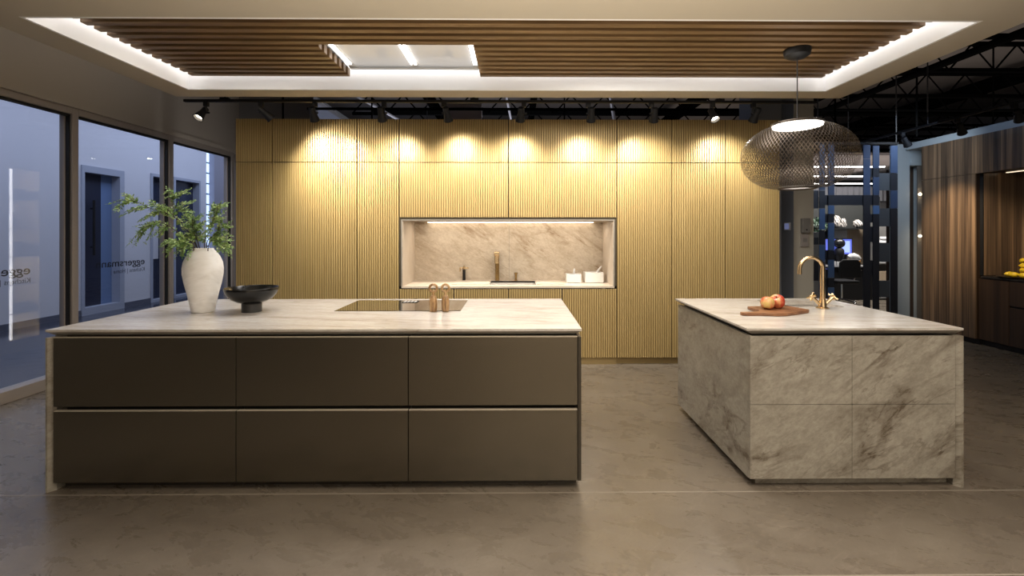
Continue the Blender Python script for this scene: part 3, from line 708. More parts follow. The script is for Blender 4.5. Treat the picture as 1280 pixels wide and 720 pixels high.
def stone_unit(x0, x1, label, left):
    t = thing('drawer_cabinet', label, 'cabinet', ((x0+x1)/2, 3.2, 0), IG)
    Box(x0+(.03 if left else .002), x1-.002, IY0+.03, HY0-.03, .05, .872).build('carcass', M['void'], t)
    for a, bb in ((.055, .4795), (.4825, .873)): Box(x0+.0012, x1-.0012, IY0+.004, IY0+.026, a, bb).build('drawer_front', M['stone'], t, bevel=.001)
    if left: Box(x0+.05, x0+.07, HY0-.03, IY1-.02, .06, .8745).build('side_rail', M['shadow'], t)
    else: Box(x1-.03, x1-.01, HY0-.03, IY1-.02, .06, .8745).build('side_rail', M['shadow'], t)
    Box(x0+(.07 if left else .002), x1-(.002 if left else .03), IY1-.06, IY1-.03, .06, .8745).build('back_panel', M['stone'], t)
    if left: Box(x0+.0012, x0+.024, IY0+.0265, IY1-.01, .05, .873).build('end_panel', M['stone'], t, bevel=.001)
    Box(x0+(.06 if left else 0), x1-.001, IY0+.06, IY0+.08, 0, .05).build('plinth', M['stone'], t)
stone_unit(1.345, 1.935, 'stone-fronted drawer cabinet at the left end of the right-hand island', True)
stone_unit(1.935, 2.535, 'stone-fronted drawer cabinet beside the floor-length side panel of the right-hand island', False)

# bridge tap on the right island
TX, TY = 2.225, 3.285
t = thing('bridge_tap', 'brushed brass swan-neck tap with two cross handles on the stone island', 'tap', (TX, TY, .92))
pts = [(TX, TY, .92), (TX, TY, 1.06), (TX, TY, 1.17)]
R = .079
for k in range(1, 15):
    a = PI*k/14*1.02; pts.append((TX+.004-R+R*math.cos(a), TY+.02*k/14, 1.205+R*1.05*math.sin(a)))
pts.append((TX-2*R+.004, TY+.021, 1.165))
MB().tube(pts, [.0165, .0165, .016]+[.0135]*15, 16).build('swan_neck', M['brass'], t, smooth=True)
MB().lathe(TX, TY, [(0, .92), (.042, .92), (.042, .926), (.028, .932), (.024, .965), (.02, .99), (0, .99)], 28).build('base', M['brass'], t, smooth=True)
for s in (-1, 1):
    mb = MB(); q = Vector((TX+s*.078, TY, 1.003))
    mb.tube([(TX+s*.008, TY, .938), q], .0125, 12); ax = (q-Vector((TX, TY, .935))).normalized()
    e1 = Vector((0,1,0)); e2 = ax.cross(e1)
    for e_ in ((e1+e2*.6).normalized(), (e2-e1*.6).normalized()): mb.tube([q-e_*.036, q+e_*.036], .0075, 10)
    mb.ball(tuple(q+ax*.006), .013); mb.build('cross_handle', M['brass'], t, smooth=True)

# board and apples
poly = [(1.495,3.025),(1.493,2.995),(1.515,2.982),(1.60,2.985),(1.655,2.972),(1.72,2.962),(1.78,2.972),(1.99,3.082),(2.012,3.105),(2.008,3.14),(1.965,3.27),(1.945,3.282),(1.675,3.25),(1.652,3.235),(1.648,3.20),(1.662,3.10),(1.645,3.06),(1.60,3.038)]
tag(MB().prism(poly, 'z', .9205, .942).build('cutting_board', M['board'], bevel=.005, seg=3), 'brown wooden cutting board with handle on the stone island', 'cutting board')
def apple(x, y, r, tilt, label):
    t = thing('apple', label, 'apple', (x, y, .942), 'apples on the board'); z0 = .942+r*.90
    prof = [(0, -.70), (.16, -.80), (.42, -.88), (.72, -.70), (.94, -.30), (1.0, .10), (.94, .48), (.72, .78), (.42, .88), (.20, .80), (0, .62)]
    P = catmull([(a, 0, bb) for a, bb in prof], 4)
    Mx = Matrix.Translation((x, y, z0)) @ Matrix.Rotation(tilt, 4, 'Y') @ Matrix.Rotation(-tilt*.8, 4, 'X')
    MB().lathe(0, 0, [(max(0, q.x)*r, q.z*r) for q in P], 32, Mx).build('fruit', M['apple'], t, smooth=True, angle=80)
    MB().tube([Mx @ Vector((0,0,r*.6)), Mx @ Vector((.004,0,r*1.02))], [.0018,.0025], 6).build('stalk', M['stem'], t)
apple(1.735, 3.125, .0455, .35, 'yellow and red apple on the cutting board, left of the pair')
apple(1.826, 3.165, .0495, -.5, 'redder apple on the cutting board, right of the pair')

# ------------------------------------------------------------------ track lights
t = thing('lighting_track', 'long black lighting track hung in front of the gold cabinets', 'track', (0, 4.45, 2.74))
Box(-3.21, 2.95, 4.435, 4.465, 2.733, 2.757).build('rail', M['black'], t)
for x in (-2.82, -.4, 2.0):
    mb = MB(); mb.tube([(x, 4.45, 2.75), (x, 4.45, 2.80), (x, 4.45, 4.6)], .006, 6); mb.box(x-.04, x+.04, 4.43, 4.47, 2.755, 2.775); mb.build('hanger', M['black'], t)
def spot(x, y, ztrack, aim, label, group, lens, energy, size=104, color=(1,.92,.79), blend=1.0, off=.035):
    """track spotlight: adapter block, stem, knuckle, conical head with lens, and its lamp"""
    t = thing('track_spotlight', label, 'spotlight', (x, y, ztrack), group)
    Box(x-.022, x+.022, y-.016, y+.016, ztrack-.045, ztrack).build('adapter', M['black'], t, bevel=.003)
    mb = MB(); mb.tube([(x, y, ztrack-.045), (x, y, ztrack-.105)], .009, 8); mb.tube([(x-.018, y, ztrack-.105), (x+.03, y, ztrack-.105)], .010, 8); mb.build('stem', M['black'], t, smooth=True)
    d = (Vector(aim)-Vector((x, y, ztrack-.10))).normalized()
    c = Vector((x+off, y, ztrack-.105)); q = Vector((0,0,1)).rotation_difference(d).to_matrix().to_4x4()
    Mx = Matrix.Translation(c) @ q
    h = MB().lathe(0, 0, [(0, -.062), (.026, -.060), (.029, -.05), (.029, .0), (.034, .02), (.046, .075), (.046, .08), (.040, .078), (.030, .03), (0, .028)], 24, Mx).build('lamp_head', M['black'], t, smooth=True)
    MB().lathe(0, 0, [(0, .045), (.034, .048)], 20, Mx).build('lens', lens, h)
    la = bpy.data.lights.new('spot_lamp', 'SPOT'); la.energy = energy; la.color = color; la.spot_size = math.radians(size); la.spot_blend = blend; la.shadow_soft_size = .03
    lo = bpy.data.objects.new('spot_lamp', la); C.objects.link(lo); lo.location = c + d*.085
    lo.rotation_euler = d.to_track_quat('-Z', 'Y').to_euler()
SG = 'black spotlights on the track before the gold cabinets'
sp = [(-3.0, (-3.5, 3.0, .6), -.035), (-2.47, (-1.82, 5.05, 1.92), .035), (-1.95, (-1.97, 5.05, 1.92), -.02), (-1.28, (-1.30, 5.05, 1.92), -.03), (-.70, (-.58, 5.05, 1.92), .03),
      (.08, (.02, 5.05, 1.92), -.03), (.71, (.74, 5.05, 1.92), .03), (1.33, (1.42, 5.05, 1.92), .03), (1.93, (2.2, 3.4, .9), 0), (2.33, (2.25, 5.05, 1.92), .03)]
for i, (x, aim, off) in enumerate(sp):
    front = i in (0, 8)
    spot(x, 4.45, 2.735, aim, '%s black spotlight from the left on the track before the gold cabinets%s' % (ORD[i], ', glowing' if front else ''), SG,
         M['lens'] if front else M['lens_dim'], 40 if front else 90, off=off)
t = thing('lighting_track', 'black lighting track running back under the dark roof beside the walnut cabinets', 'track', (4.92, 5, 2.75))
Box(4.905, 4.935, 1.0, 7.2, 2.735, 2.76).build('rail', M['black'], t)
for y in (2.2, 4.1, 5.4, 6.7): MB().tube([(4.92, y, 2.76), (4.92, y, 4.6)], .007, 6).build('hanger', M['black'], t)
RG = 'black spotlights on the right track'
for y, aim, lb, en in ((5.75, (6.0, 6.25, 1.5), 'black spotlight on the right track, farthest back near the pale wall', 150), (5.03, (6.1, 5.75, 1.35), 'black spotlight on the right track above the walnut cabinet seam', 70), (4.45, (6.2, 5.2, 1.4), 'black spotlight on the right track at the photo edge, nearest one', 45)):
    spot(4.92, y, 2.737, aim, lb, RG, M['lens_dim'], en, 48, (1,.78,.52), .8)
# small downlights behind the gold cabinets (seen mirrored in the glass)
for i, (x, y) in enumerate(((-1.55, 8.0), (-2.5, 8.0), (-.1, 10.9), (-.9, 10.9), (2.8, 13.7), (1.8, 13.7), (.8, 13.7))):
    t = thing('ceiling_downlight', 'small round downlight behind the gold cabinets, mirrored in the window glass as a bright dot', 'downlight', (x, y, 2.75), 'mirrored downlights')
    MB().lathe(x, y, [(0, 2.83), (.055, 2.83), (.055, 2.75), (.045, 2.75), (.045, 2.77), (0, 2.77)], 20).build('housing', M['black'], t)
    MB().lathe(x, y, [(0, 2.757), (.043, 2.757)], 16).build('lens', M['dot'], t)
    MB().tube([(x, y, 2.83), (x, y, 4.6)], .006, 6).build('rod', M['black'], t)

# ------------------------------------------------------------------ pendant
PX, PY = 2.112, 3.40
t = thing('pendant_lamp', 'round bronze wire mesh pendant lamp over the stone island', 'pendant lamp', (PX, PY, 2.04))
MB().lathe(PX, PY, [(0, 2.775), (.055, 2.777), (.085, 2.795), (.093, 2.825), (.093, 2.84), (0, 2.84)], 40).build('canopy', M['black'], t, smooth=True)
MB().tube([(PX, PY, 2.29), (PX, PY, 2.78)], .004, 8).build('cord', M['black'], t)
def shade_r(s):        # s: 0 (top rim) .. 1 (bottom rim)
    z = 2.285-.485*s
    zc, hz = 2.035, .262
    k = abs((z-zc)/hz); n_ = 2.1
    r = .388*(max(0, 1-k**n_))**(1/n_)
    return r, z
mb = MB(); NW, NS = 96, 46
prof = []
for j in range(NS+1):
    s = j/NS; r, zz = shade_r(s); prof.append((r, zz))
prof[0] = (.172, 2.285); prof[-1] = (.125, 1.80)
# arc-length resample
acc = [0]
for a, bb in zip(prof, prof[1:]): acc.append(acc[-1]+math.hypot(a[0]-bb[0], a[1]-bb[1]))
def at(s):
    d = s*acc[-1]
    for i in range(len(acc)-1):
        if acc[i+1] >= d:
            f = (d-acc[i])/max(1e-9, acc[i+1]-acc[i]); return (prof[i][0]+(prof[i+1][0]-prof[i][0])*f, prof[i][1]+(prof[i+1][1]-prof[i][1])*f)
    return prof[-1]
hw = .0024
for dirn in (1, -1):
    for k in range(NW):
        prev = None
        for j in range(41):
            s = j/40; r, zz = at(s); th = 2*PI*k/NW + dirn*s*1.25
            dth = hw/max(r, .05)
            a = mb.bm.verts.new((PX+(r)*math.cos(th-dth), PY+r*math.sin(th-dth), zz)); bb = mb.bm.verts.new((PX+r*math.cos(th+dth), PY+r*math.sin(th+dth), zz))
            if prev: mb.bm.faces.new((prev[0], prev[1], bb, a))
            prev = (a, bb)
sh = mb.build('mesh_shade', M['wire'], t)
mb = MB()
for r, zz, rr in ((.172, 2.285, .005), (.125, 1.80, .006)):
    mb.tube([(PX+r*math.cos(2*PI*k/48), PY+r*math.sin(2*PI*k/48), zz) for k in range(49)], rr, 8)
mb.build('rim', M['wire'], sh, smooth=True)
MB().lathe(PX, PY, [(0, 2.262), (.165, 2.262), (.168, 2.275), (0, 2.285)], 48).build('diffuser', M['diffuser'], t, smooth=True)
MB().lathe(PX, PY, [(.075, 1.802), (.118, 1.802), (.118, 1.812), (.075, 1.812), (.075, 1.802)], 48).build('lower_ring', M['plastic_white'], t, smooth=True)

# ------------------------------------------------------------------ wall devices on the column
t = thing('thermostat', 'small square thermostat with blue display on the slate column', 'thermostat', (3.37, 5.60, 1.54))
Box(3.358, 3.3712, 5.555, 5.675, 1.495, 1.590).build('housing', M['plastic_white'], t, bevel=.003)
Box(3.3555, 3.358, 5.570, 5.660, 1.505, 1.580).build('display', M['thermo'], t)
tag(Box(2.944, 2.965, 5.30, 5.40, 1.41, 1.62).build('switch_plate', M['plastic_white'], bevel=.003), 'thin white switch plate on the right end of the gold cabinets', 'switch')
t = thing('card_reader', 'grey wall box with black button on the taupe column, upper device', 'wall device', (3.5, 5.49, 1.54))
mb = MB(); mb.box(3.452, 3.550, 5.45, 5.50, 1.462, 1.64); mb.build('housing', M['plastic_grey'], t, bevel=.006)
MB().tube([(3.50, 5.452, 1.50), (3.50, 5.446, 1.50)], .009, 12).build('button', M['black'], t)
t = thing('wall_control', 'flat grey control panel with square screen below the wall box', 'wall device', (3.5, 5.49, 1.37))
Box(3.452, 3.545, 5.478, 5.50, 1.293, 1.447).build('housing', mat('warm grey plastic', (.24,.22,.215,1), .5), t, bevel=.004)
Box(3.474, 3.522, 5.476, 5.478, 1.352, 1.400).build('screen', M['plastic_grey'], t)

# ------------------------------------------------------------------ strap divider
t = thing('strap_divider', 'tall open divider woven from blue and black straps before the office', 'room divider', (4.75, 6.3, 0))
YD = 6.30
zpx = lambda v: 1.473-(v-290)*YD*.0099*177.2/1000 if False else 1.473-(v-290)*(6.2415/570)
bl, nv, bk, sm = M['band_blue'], M['band_navy'], M['band_black'], M['band_smoke']
def vband(x0, x1, segs):
    mb = MB()
    for i, (v0, v1, c) in enumerate(segs):
        mb.mi = {bl: 0, nv: 1, bk: 2}[c]; mb.box(x0, x1, YD-.006, YD+.006, zpx(v1), zpx(v0)-.004)
    mb.build('vertical_strap', [bl, nv, bk], t)
vband(4.221, 4.299, [(176,237,nv), (237,260,bk), (260,287,bl), (287,306,bk), (306,327,bl), (327,352,nv), (352,372,bl), (372,424.5,bk)])
vband(4.344, 4.428, [(176,243,nv), (243,256,bk), (256,267,bl), (267,278,bk), (278,313,bl), (313,325,bk), (325,348,bl), (348,360,bk), (360,372,bl), (372,424.5,bk)])
vband(4.837, 4.932, [(179,197,nv), (197,243,nv), (243,424.5,bk)])
vband(4.971, 5.058, [(180,209,nv), (209,220,bk), (220,243,nv), (243,256,bk), (256,267,bl), (267,424.5,bk)])
vband(5.218, 5.316, [(180,215,nv), (215,237,bk), (237,260,nv), (260,424.5,bk)])
def hband(x0, x1, v0, v1, c):
    Box(x0, x1, YD+.012, YD+.020, zpx(v1), zpx(v0)).build('horizontal_strap', c, t)
for a in ((4.10, 4.22, 237, 260, bk), (4.10, 4.22, 297, 306, bk), (4.10, 4.22, 327, 352, bk), (4.30, 5.06, 243, 256, bk), (4.30, 4.43, 267, 278, bk), (4.93, 5.06, 267, 278, bk), (4.93, 5.06, 209, 220, bk),
          (5.06, 5.32, 215, 237, sm), (5.06, 5.32, 260, 283, sm), (5.06, 5.22, 304, 328, sm), (5.06, 5.22, 352, 373, sm), (4.30, 4.43, 313, 325, bk), (4.30, 4.43, 348, 360, bk), (4.93, 4.98, 283, 303, bk), (4.93, 4.98, 326, 345, bk)): hband(*a)
mb = MB(); mb.box(4.1, 5.32, YD-.02, YD+.03, 2.69, 2.72)
for x in (4.2, 5.3): mb.tube([(x, YD, 2.7), (x, YD, 4.6)], .008, 6)
mb.build('top_rail', M['black'], t)
Box(4.1, 5.32, YD-.05, YD+.05, 0, .02).build('base_rail', M['black'], t)

# ------------------------------------------------------------------ office beyond
OY = 9.8
struct(MB().box(6.0, 12, 11.6, 11.75, 0, 2.3).build('wall_office', M['wall_dark']))
mb = MB(); pts = []
n = 60
for k in range(n+1): pts.append((6.3+k*.075, 11.5+(.02 if k % 2 else -.02)))
for a, bb in zip(pts, pts[1:]): mb.face([(a[0], a[1], 2.26), (bb[0], bb[1], 2.26), (bb[0], bb[1], 2.62), (a[0], a[1], 2.62)])
tag(mb.build('pleated_curtain', M['curtain']), 'pale pleated curtain strip hanging under the office lights', 'curtain')
struct(Box(6.5, 8.3, 10.31, 10.4, 0, 2.27).build('wall_partition', mat('near black panel', (.02,.022,.022,1), .6)))
tag(Box(6.6, 7.80, 9.85, 10.284, 1.535, 1.56).build('rock_shelf', M['black']), 'thin black shelf carrying the striped rocks in the office', 'shelf')
for x0, x1, z0, z1, mt, nm, lb in ((7.53, 7.92, .75, 1.53, M['lightwood'], 'oak_cladding', 'pale oak panel behind the office monitor'), (7.19, 7.53, 1.33, 1.515, M['towel'], 'notice_board', 'white strip panel above the office monitor')):
    tag(Box(x0, x1, 10.285, 10.310, z0, z1).build(nm, mt), lb, 'wall board')
for i, (yy, x0, x1) in enumerate(((9.57, 6.2, 7.79), (11.2, 7.2, 9.13), (12.9, 8.2, 10.5))):
    t = thing('linear_light', '%s bright linear ceiling light in the office, counted from the front' % ORD[i], 'linear light', ((x0+x1)/2, yy, 2.85), 'office linear lights')
    Box(x0, x1, yy-.03, yy+.03, 2.84, 2.86).build('diffuser', M['linear'], t); Box(x0, x1, yy-.02, yy+.02, 2.8605, 2.88).build('housing', M['black'], t)
    for x in (x0+.2, x1-.2): MB().tube([(x, yy, 2.88), (x, yy, 3.0)], .006, 6).build('hanger', M['black'], t)
t = thing('office_desk', 'black reception desk with pale top edge seen behind the strap divider', 'desk', (7.2, OY, 0))
Box(6.0, 7.72, OY, OY+.03, 0, .70).build('front_panel', M['black'], t); Box(5.95, 7.75, OY-.05, OY+.5, .72, .745).build('desk_top', mat('grey desk top', (.33,.33,.35,1), .4), t)
for x in (6.0, 7.68): Box(x, x+.04, OY+.03, OY+.45, 0, .72).build('leg', M['black'], t)
def monitor(x0, x1, y, z0, z1, label):
    t = thing('monitor', label, 'monitor', ((x0+x1)/2, y, .745), 'office monitors')
    Box(x0, x1, y, y+.04, z0, z1).build('bezel', M['black'], t, bevel=.004)
    s = Box(x0+.02, x1-.02, y-.003, y, z0+.025, z1-.02).build('screen', M['screen'], t)
    xx = x0+(x1-x0)*.62; Box(xx, x1-.06, y-.005, y-.003, z0+.06, z1-.06).build('window_area', M['screen_ui'], s)
    mb = MB(); c = (x0+x1)/2; mb.box(c-.03, c+.03, y+.04, y+.06, .75, z0+.1); mb.box(c-.12, c+.12, y-.05, y+.14, .745, .757); mb.build('stand', M['black'], t)
monitor(6.82, 7.44, 10.0, .96, 1.335, 'office monitor with blue screen on the black desk, right one')
monitor(6.30, 6.70, 10.05, .97, 1.31, 'office monitor with blue screen half hidden beside the taupe column, left one')
t = thing('black_ornament', 'black sculpture with round head and tapered body before the blue monitor', 'ornament', (7.06, 9.88, .745))
MB().lathe(7.06, 9.88, [(0, .745), (.05, .745), (.055, .76), (.02, .775), (.03, .82), (.075, .90), (.095, 1.0), (.09, 1.08), (.06, 1.12), (0, 1.13)], 24).build('body', M['black'], t, smooth=True)
MB().ball((7.06, 9.88, 1.225), .115, .10, .105).build('head', mat('gloss black', (.015,.015,.016,1), .2), t, smooth=True)
t = thing('white_ornament', 'white horn-shaped sculpture lying on the office desk', 'ornament', (7.36, 9.85, .745))
mb = MB(); mb.tube([(7.23, 9.85, .93), (7.28, 9.85, .945), (7.35, 9.85, .94), (7.42, 9.85, .92), (7.47, 9.85, .885), (7.46, 9.85, .85)], [.03, .06, .075, .065, .045, .02], 16); mb.build('body', M['plastic_white'], t, smooth=True)
mb = MB(); mb.tube([(7.36, 9.85, .745), (7.36, 9.85, .89)], .012, 8); mb.box(7.30, 7.42, 9.80, 9.90, .745, .757); mb.build('stand', M['black'], t)
tag(MB().lathe(7.52, 9.95, [(0, .745), (.045, .745), (.05, .76), (.05, .90), (.03, .94), (.03, .97), (0, .97)], 20).build('amber_jar', M['amber'], smooth=True), 'amber jar on the office desk beside the white horn sculpture', 'jar')
for i, (x0, x1) in enumerate(((6.80, 6.90), (6.92, 7.16), (7.18, 7.30))):
    tag(Box(x0, x1, 9.755, 9.775, .7455, .84-.01*i).build('paper_box', M['plastic_white'], bevel=.004), '%s low white paper box from the left along the office desk front' % ORD[i], 'box', 'paper boxes on the office desk')
def rock(x, w, h, seed, label):
    mb = MB(); g = bmesh.ops.create_icosphere(mb.bm, subdivisions=3, radius=1); r = random.Random(seed)
    ks = [(Vector((r.uniform(-1,1), r.uniform(-1,1), r.uniform(-1,1))).normalized(), r.uniform(.78,.95)) for _ in range(16)]
    for v in g['verts']:
        for n_, d_ in ks:
            e_ = v.co.dot(n_)
            if e_ > d_: v.co -= n_*(e_-d_)
        v.co = Vector((x+v.co.x*w/2*(1-.25*v.co.z), 9.98+v.co.y*w/2, 1.56+h*.47+v.co.z*h/2))
    zm = min(v.co.z for v in mb.bm.verts)
    for v in mb.bm.verts: v.co.z += 1.56-zm
    tag(mb.build('rock', M['rock']), label, 'rock', 'striped rocks on the office shelf')
rock(7.065, .19, .30, 1, 'tallest striped pale rock on the office shelf, left end')
rock(7.225, .13, .22, 2, 'middle striped pale rock on the office shelf')
rock(7.54, .20, .19, 5, 'low rounded striped pale rock on the office shelf, right end')
struct(Box(6.0, 12, 9.0, 13.4, 3.0, 3.05).build('ceiling_office', mat('mauve grey ceiling', (.22,.20,.205,1), .8)))
# office chair
t = thing('office_chair', 'black office chair with chrome armrests in front of the reception desk', 'chair', (6.73, 9.3, 0))
mb = MB(); mb.prism([(6.50,.55),(6.52,.86),(6.58,.92),(6.88,.92),(6.94,.86),(6.96,.55)], 'y', 9.10, 9.14); mb.build('backrest', M['black'], t, bevel=.015)
Box(6.50, 6.96, 9.14, 9.58, .42, .49).build('seat', M['black'], t, bevel=.025)
for s in (-1, 1):
    cx_ = 6.73+s*.27
    MB().tube(catmull([(cx_-s*.05, 9.35, .44), (cx_, 9.33, .55), (cx_+s*.03, 9.3, .68), (cx_+s*.01, 9.18, .70), (cx_+s*.01, 9.45, .70)], 5), .014, 8).build('armrest', M['chrome'], t, smooth=True)
mb = MB(); mb.tube([(6.73, 9.36, .09), (6.73, 9.36, .42)], .025, 10)
for k in range(5):
    a = 2*PI*k/5; mb.tube([(6.73, 9.36, .10), (6.73+.28*math.cos(a), 9.36+.28*math.sin(a), .055)], .018, 8); mb.ball((6.73+.28*math.cos(a), 9.36+.28*math.sin(a), .028), .028)
mb.build('swivel_base', M['chrome'], t, smooth=True)
# plant on dark cabinet
t = thing('storage_cabinet', 'dark office cabinet carrying the green plant behind the taupe column', 'cabinet', (5.95, 9.1, 0))
Box(5.65, 6.12, 8.95, 9.3, .05, 1.33).build('body', M['band_smoke'], t); Box(5.67, 6.10, 8.97, 9.28, 0, .05).build('plinth', M['black'], t)
Box(5.66, 6.11, 8.93, 8.95, .06, 1.32).build('door', M['plastic_grey'], t)
t = thing('potted_plant', 'green bushy plant in a grey pot beside the taupe column', 'plant', (6.03, 9.1, 1.33))
MB().lathe(6.03, 9.1, [(0, 1.33), (.06, 1.33), (.085, 1.47), (.08, 1.475), (0, 1.46)], 20).build('pot', M['plastic_grey'], t, smooth=True)
fo = MB(); r = random.Random(4)
for k in range(240):
    a = Vector((r.gauss(0,1), r.gauss(0,1), r.gauss(.2,.9))).normalized(); q = Vector((6.06, 9.1, 1.60))+Vector((a.x*.15, a.y*.15, a.z*.15))*r.uniform(.5,1)
    leaf(fo, q, a+Vector((r.uniform(-.6,.6), r.uniform(-.6,.6), r.uniform(-.6,.6))), Vector((r.uniform(-1,1), -1, r.uniform(0,1))), .055, .016)
fo.build('foliage', mat('blue green leaf', (.05,.13,.07,1), .5), t)
MB().tube([(6.03, 9.1, 1.46), (6.06, 9.1, 1.62)], .01, 6).build('stem', M['stem'], t)
# open shelf at the right of the office
t = thing('open_shelf', 'open grey shelf unit behind the right edge of the strap divider', 'shelf', (8.05, 9.9, 0))
mb = MB()
for x in (7.80, 8.42): mb.box(x, x+.02, 9.8, 10.15, 0, 1.8)
mb.box(7.82, 8.42, 10.13, 10.15, 0, 1.8); mb.build('frame', M['plastic_grey'], t)
for z in (.03, .40, .78, 1.19): Box(7.82, 8.42, 9.8, 10.13, z, z+.02).build('shelf_board', M['plastic_grey'], t)
for i, (z, x0, x1, lb) in enumerate(((1.21, 7.93, 8.27, 'rolled white towel on the open office shelf, lower of two'), (1.29, 7.95, 8.22, 'rolled white towel on the open office shelf, upper of two'))):
    tag(MB().tube([(x0, 9.88, z+.041), (x0+.02, 9.88, z+.041), (x1-.02, 9.88, z+.041), (x1, 9.88, z+.041)], [.028, .04, .04, .028], 14).build('rolled_towel', M['towel'], smooth=True), lb, 'towel', 'rolled towels')
for z, x0, x1, mt, lb in ((.80, 7.86, 8.14, M['plastic_white'], 'white storage box on the open shelf below the towels'), (.42, 7.86, 8.10, M['lightwood'], 'pale wooden box on the lower board of the open shelf')):
    tag(Box(x0, x1, 9.83, 10.08, z, z+.2).build('storage_box', mt, bevel=.005), lb, 'box')

# ------------------------------------------------------------------ walnut cabinets on the right
t = thing('walnut_tall_cabinet', 'tall striped walnut cabinet at the right beside the wall lights', 'cabinet', (6.3, 6.29, 0))
Box(6.022, 6.60, 5.90, 6.683, .08, 2.732).build('carcass', M['walnut_dark'], t)
Box(6.0, 6.021, 5.90, 6.683, 2.238, 2.732).build('door', M['walnut'], t, bevel=.001); Box(6.0, 6.021, 5.90, 6.683, .08, 2.233).build('door', M['walnut'], t, bevel=.001)
Box(6.06, 6.58, 5.90, 6.68, 0, .08).build('plinth', M['black'], t)
t = thing('walnut_niche_unit', 'walnut wall unit with open niche above the counter with lemons', 'cabinet', (6.3, 5.1, 0))
Box(6.022, 6.60, 4.30, 5.895, 2.24, 2.732).build('carcass', M['walnut_dark'], t)
for a, bb in ((5.10, 5.895), (4.30, 5.097)): Box(6.0, 6.021, a, bb, 2.235, 2.732).build('door', M['walnut'], t, bevel=.001)
Box(6.565, 6.60, 4.30, 5.86, .91, 2.24).build('back_panel', M['walnut'], t)
Box(6.07, 6.60, 5.86, 5.895, .91, 2.24).build('side_panel', M['walnut'], t)
Box(6.06, 6.07, 5.855, 5.897, .91, 2.235).build('edge_profile', M['black'], t)
Box(6.3, 6.33, 5.5, 5.8, 2.232, 2.2395).build('light_bar', mat('dim warm led', (1,.8,.6,1), .5, emit=1.5, ecol=(1,.78,.55,1)), t)
tag(Box(6.03, 6.565, 4.30, 5.855, .878, .905).build('dark_counter', mat('dark stone counter', (.02,.018,.017,1), .25), bevel=.002), 'dark stone counter in the walnut niche carrying the lemons', 'worktop')
for a, bb, lb, two in ((5.53, 5.895, 'dark walnut base cabinet with one door under the dark counter', False), (4.93, 5.527, 'dark walnut base cabinet with two drawers at the right photo edge', True)):
    t = thing('walnut_base_cabinet', lb, 'cabinet', (6.3, (a+bb)/2, 0), 'walnut base cabinets')
    Box(6.065, 6.56, a+.002, bb-.002, .08, .872).build('carcass', M['black'], t)
    if two:
        for z0, z1 in ((.08, .545), (.57, .872)): Box(6.04, 6.062, a+.003, bb-.003, z0, z1).build('drawer_front', M['walnut_dark'], t, bevel=.001)
    else: Box(6.04, 6.062, a+.003, bb-.003, .08, .872).build('door', M['walnut_dark'], t, bevel=.001)
    Box(6.10, 6.5, a, bb, 0, .08).build('plinth', M['black'], t)
tag(MB().lathe(6.24, 5.54, [(0, .906), (.19, .906), (.235, .918), (.24, .922), (.19, .914), (0, .912)], 40).build('serving_plate', mat('dark bronze plate', (.10,.07,.045,1), .3, .6), smooth=True), 'flat bronze plate under the lemons on the dark counter', 'plate')
LG = 'lemons on the dark counter'
for i, (x, y, z, lb) in enumerate(((6.20, 5.665, .945, 'lemon at the far left end of the pile on the bronze plate'), (6.16, 5.58, .945, 'lemon in the bottom row, in front of the leftmost one'), (6.26, 5.56, .945, 'lemon in the bottom row behind the front ones'),
            (6.17, 5.48, .945, 'lemon in the bottom row at the photo edge'), (6.20, 5.515, 1.003, 'lemon in the second layer of the pile'), (6.24, 5.46, 1.003, 'lemon in the second layer at the photo edge'), (6.205, 5.50, 1.062, 'lemon in the third layer of the pile'), (6.20, 5.515, 1.12, 'topmost lemon of the pile'))):
    a = rnd.uniform(0, 3)
    Mx = Matrix.Rotation(a, 4, 'Z')
    Pr = [(0, -.052), (.006, -.05), (.010, -.045), (.026, -.03), (.033, 0), (.026, .03), (.010, .045), (.007, .052), (0, .054)]
    Mz = Matrix.Translation((x, y, z-.0)) @ Mx @ Matrix.Rotation(PI/2, 4, 'Y')
    tag(MB().lathe(0, 0, Pr, 20, Mz).build('lemon', M['lemon'], smooth=True, angle=70), lb, 'lemon', LG)
for z, lb in ((2.055, 'upper small glowing wall light beside the walnut cabinet'), (1.411, 'lower small glowing wall light beside the walnut cabinet')):
    t = thing('wall_light', lb, 'wall light', (6.25, 6.97, z), 'small wall lights')
    MB().tube([(6.25, 7.0, z), (6.25, 6.965, z)], .018, 12).build('bracket', M['black'], t)
    for s in (-1, 1): MB().ball((6.25+s*.03, 6.955, z), .022, .022, .022).build('bulb', mat('glow bulb', (1,.9,.75,1), .4, emit=6, ecol=(1,.82,.58,1)), t, smooth=True)
    la = bpy.data.lights.new('wall_lamp', 'POINT'); la.energy = .5; la.color = (1,.78,.5); la.shadow_soft_size = .03
    lo = bpy.data.objects.new('wall_lamp', la); C.objects.link(lo); lo.location = (6.25, 6.90, z)

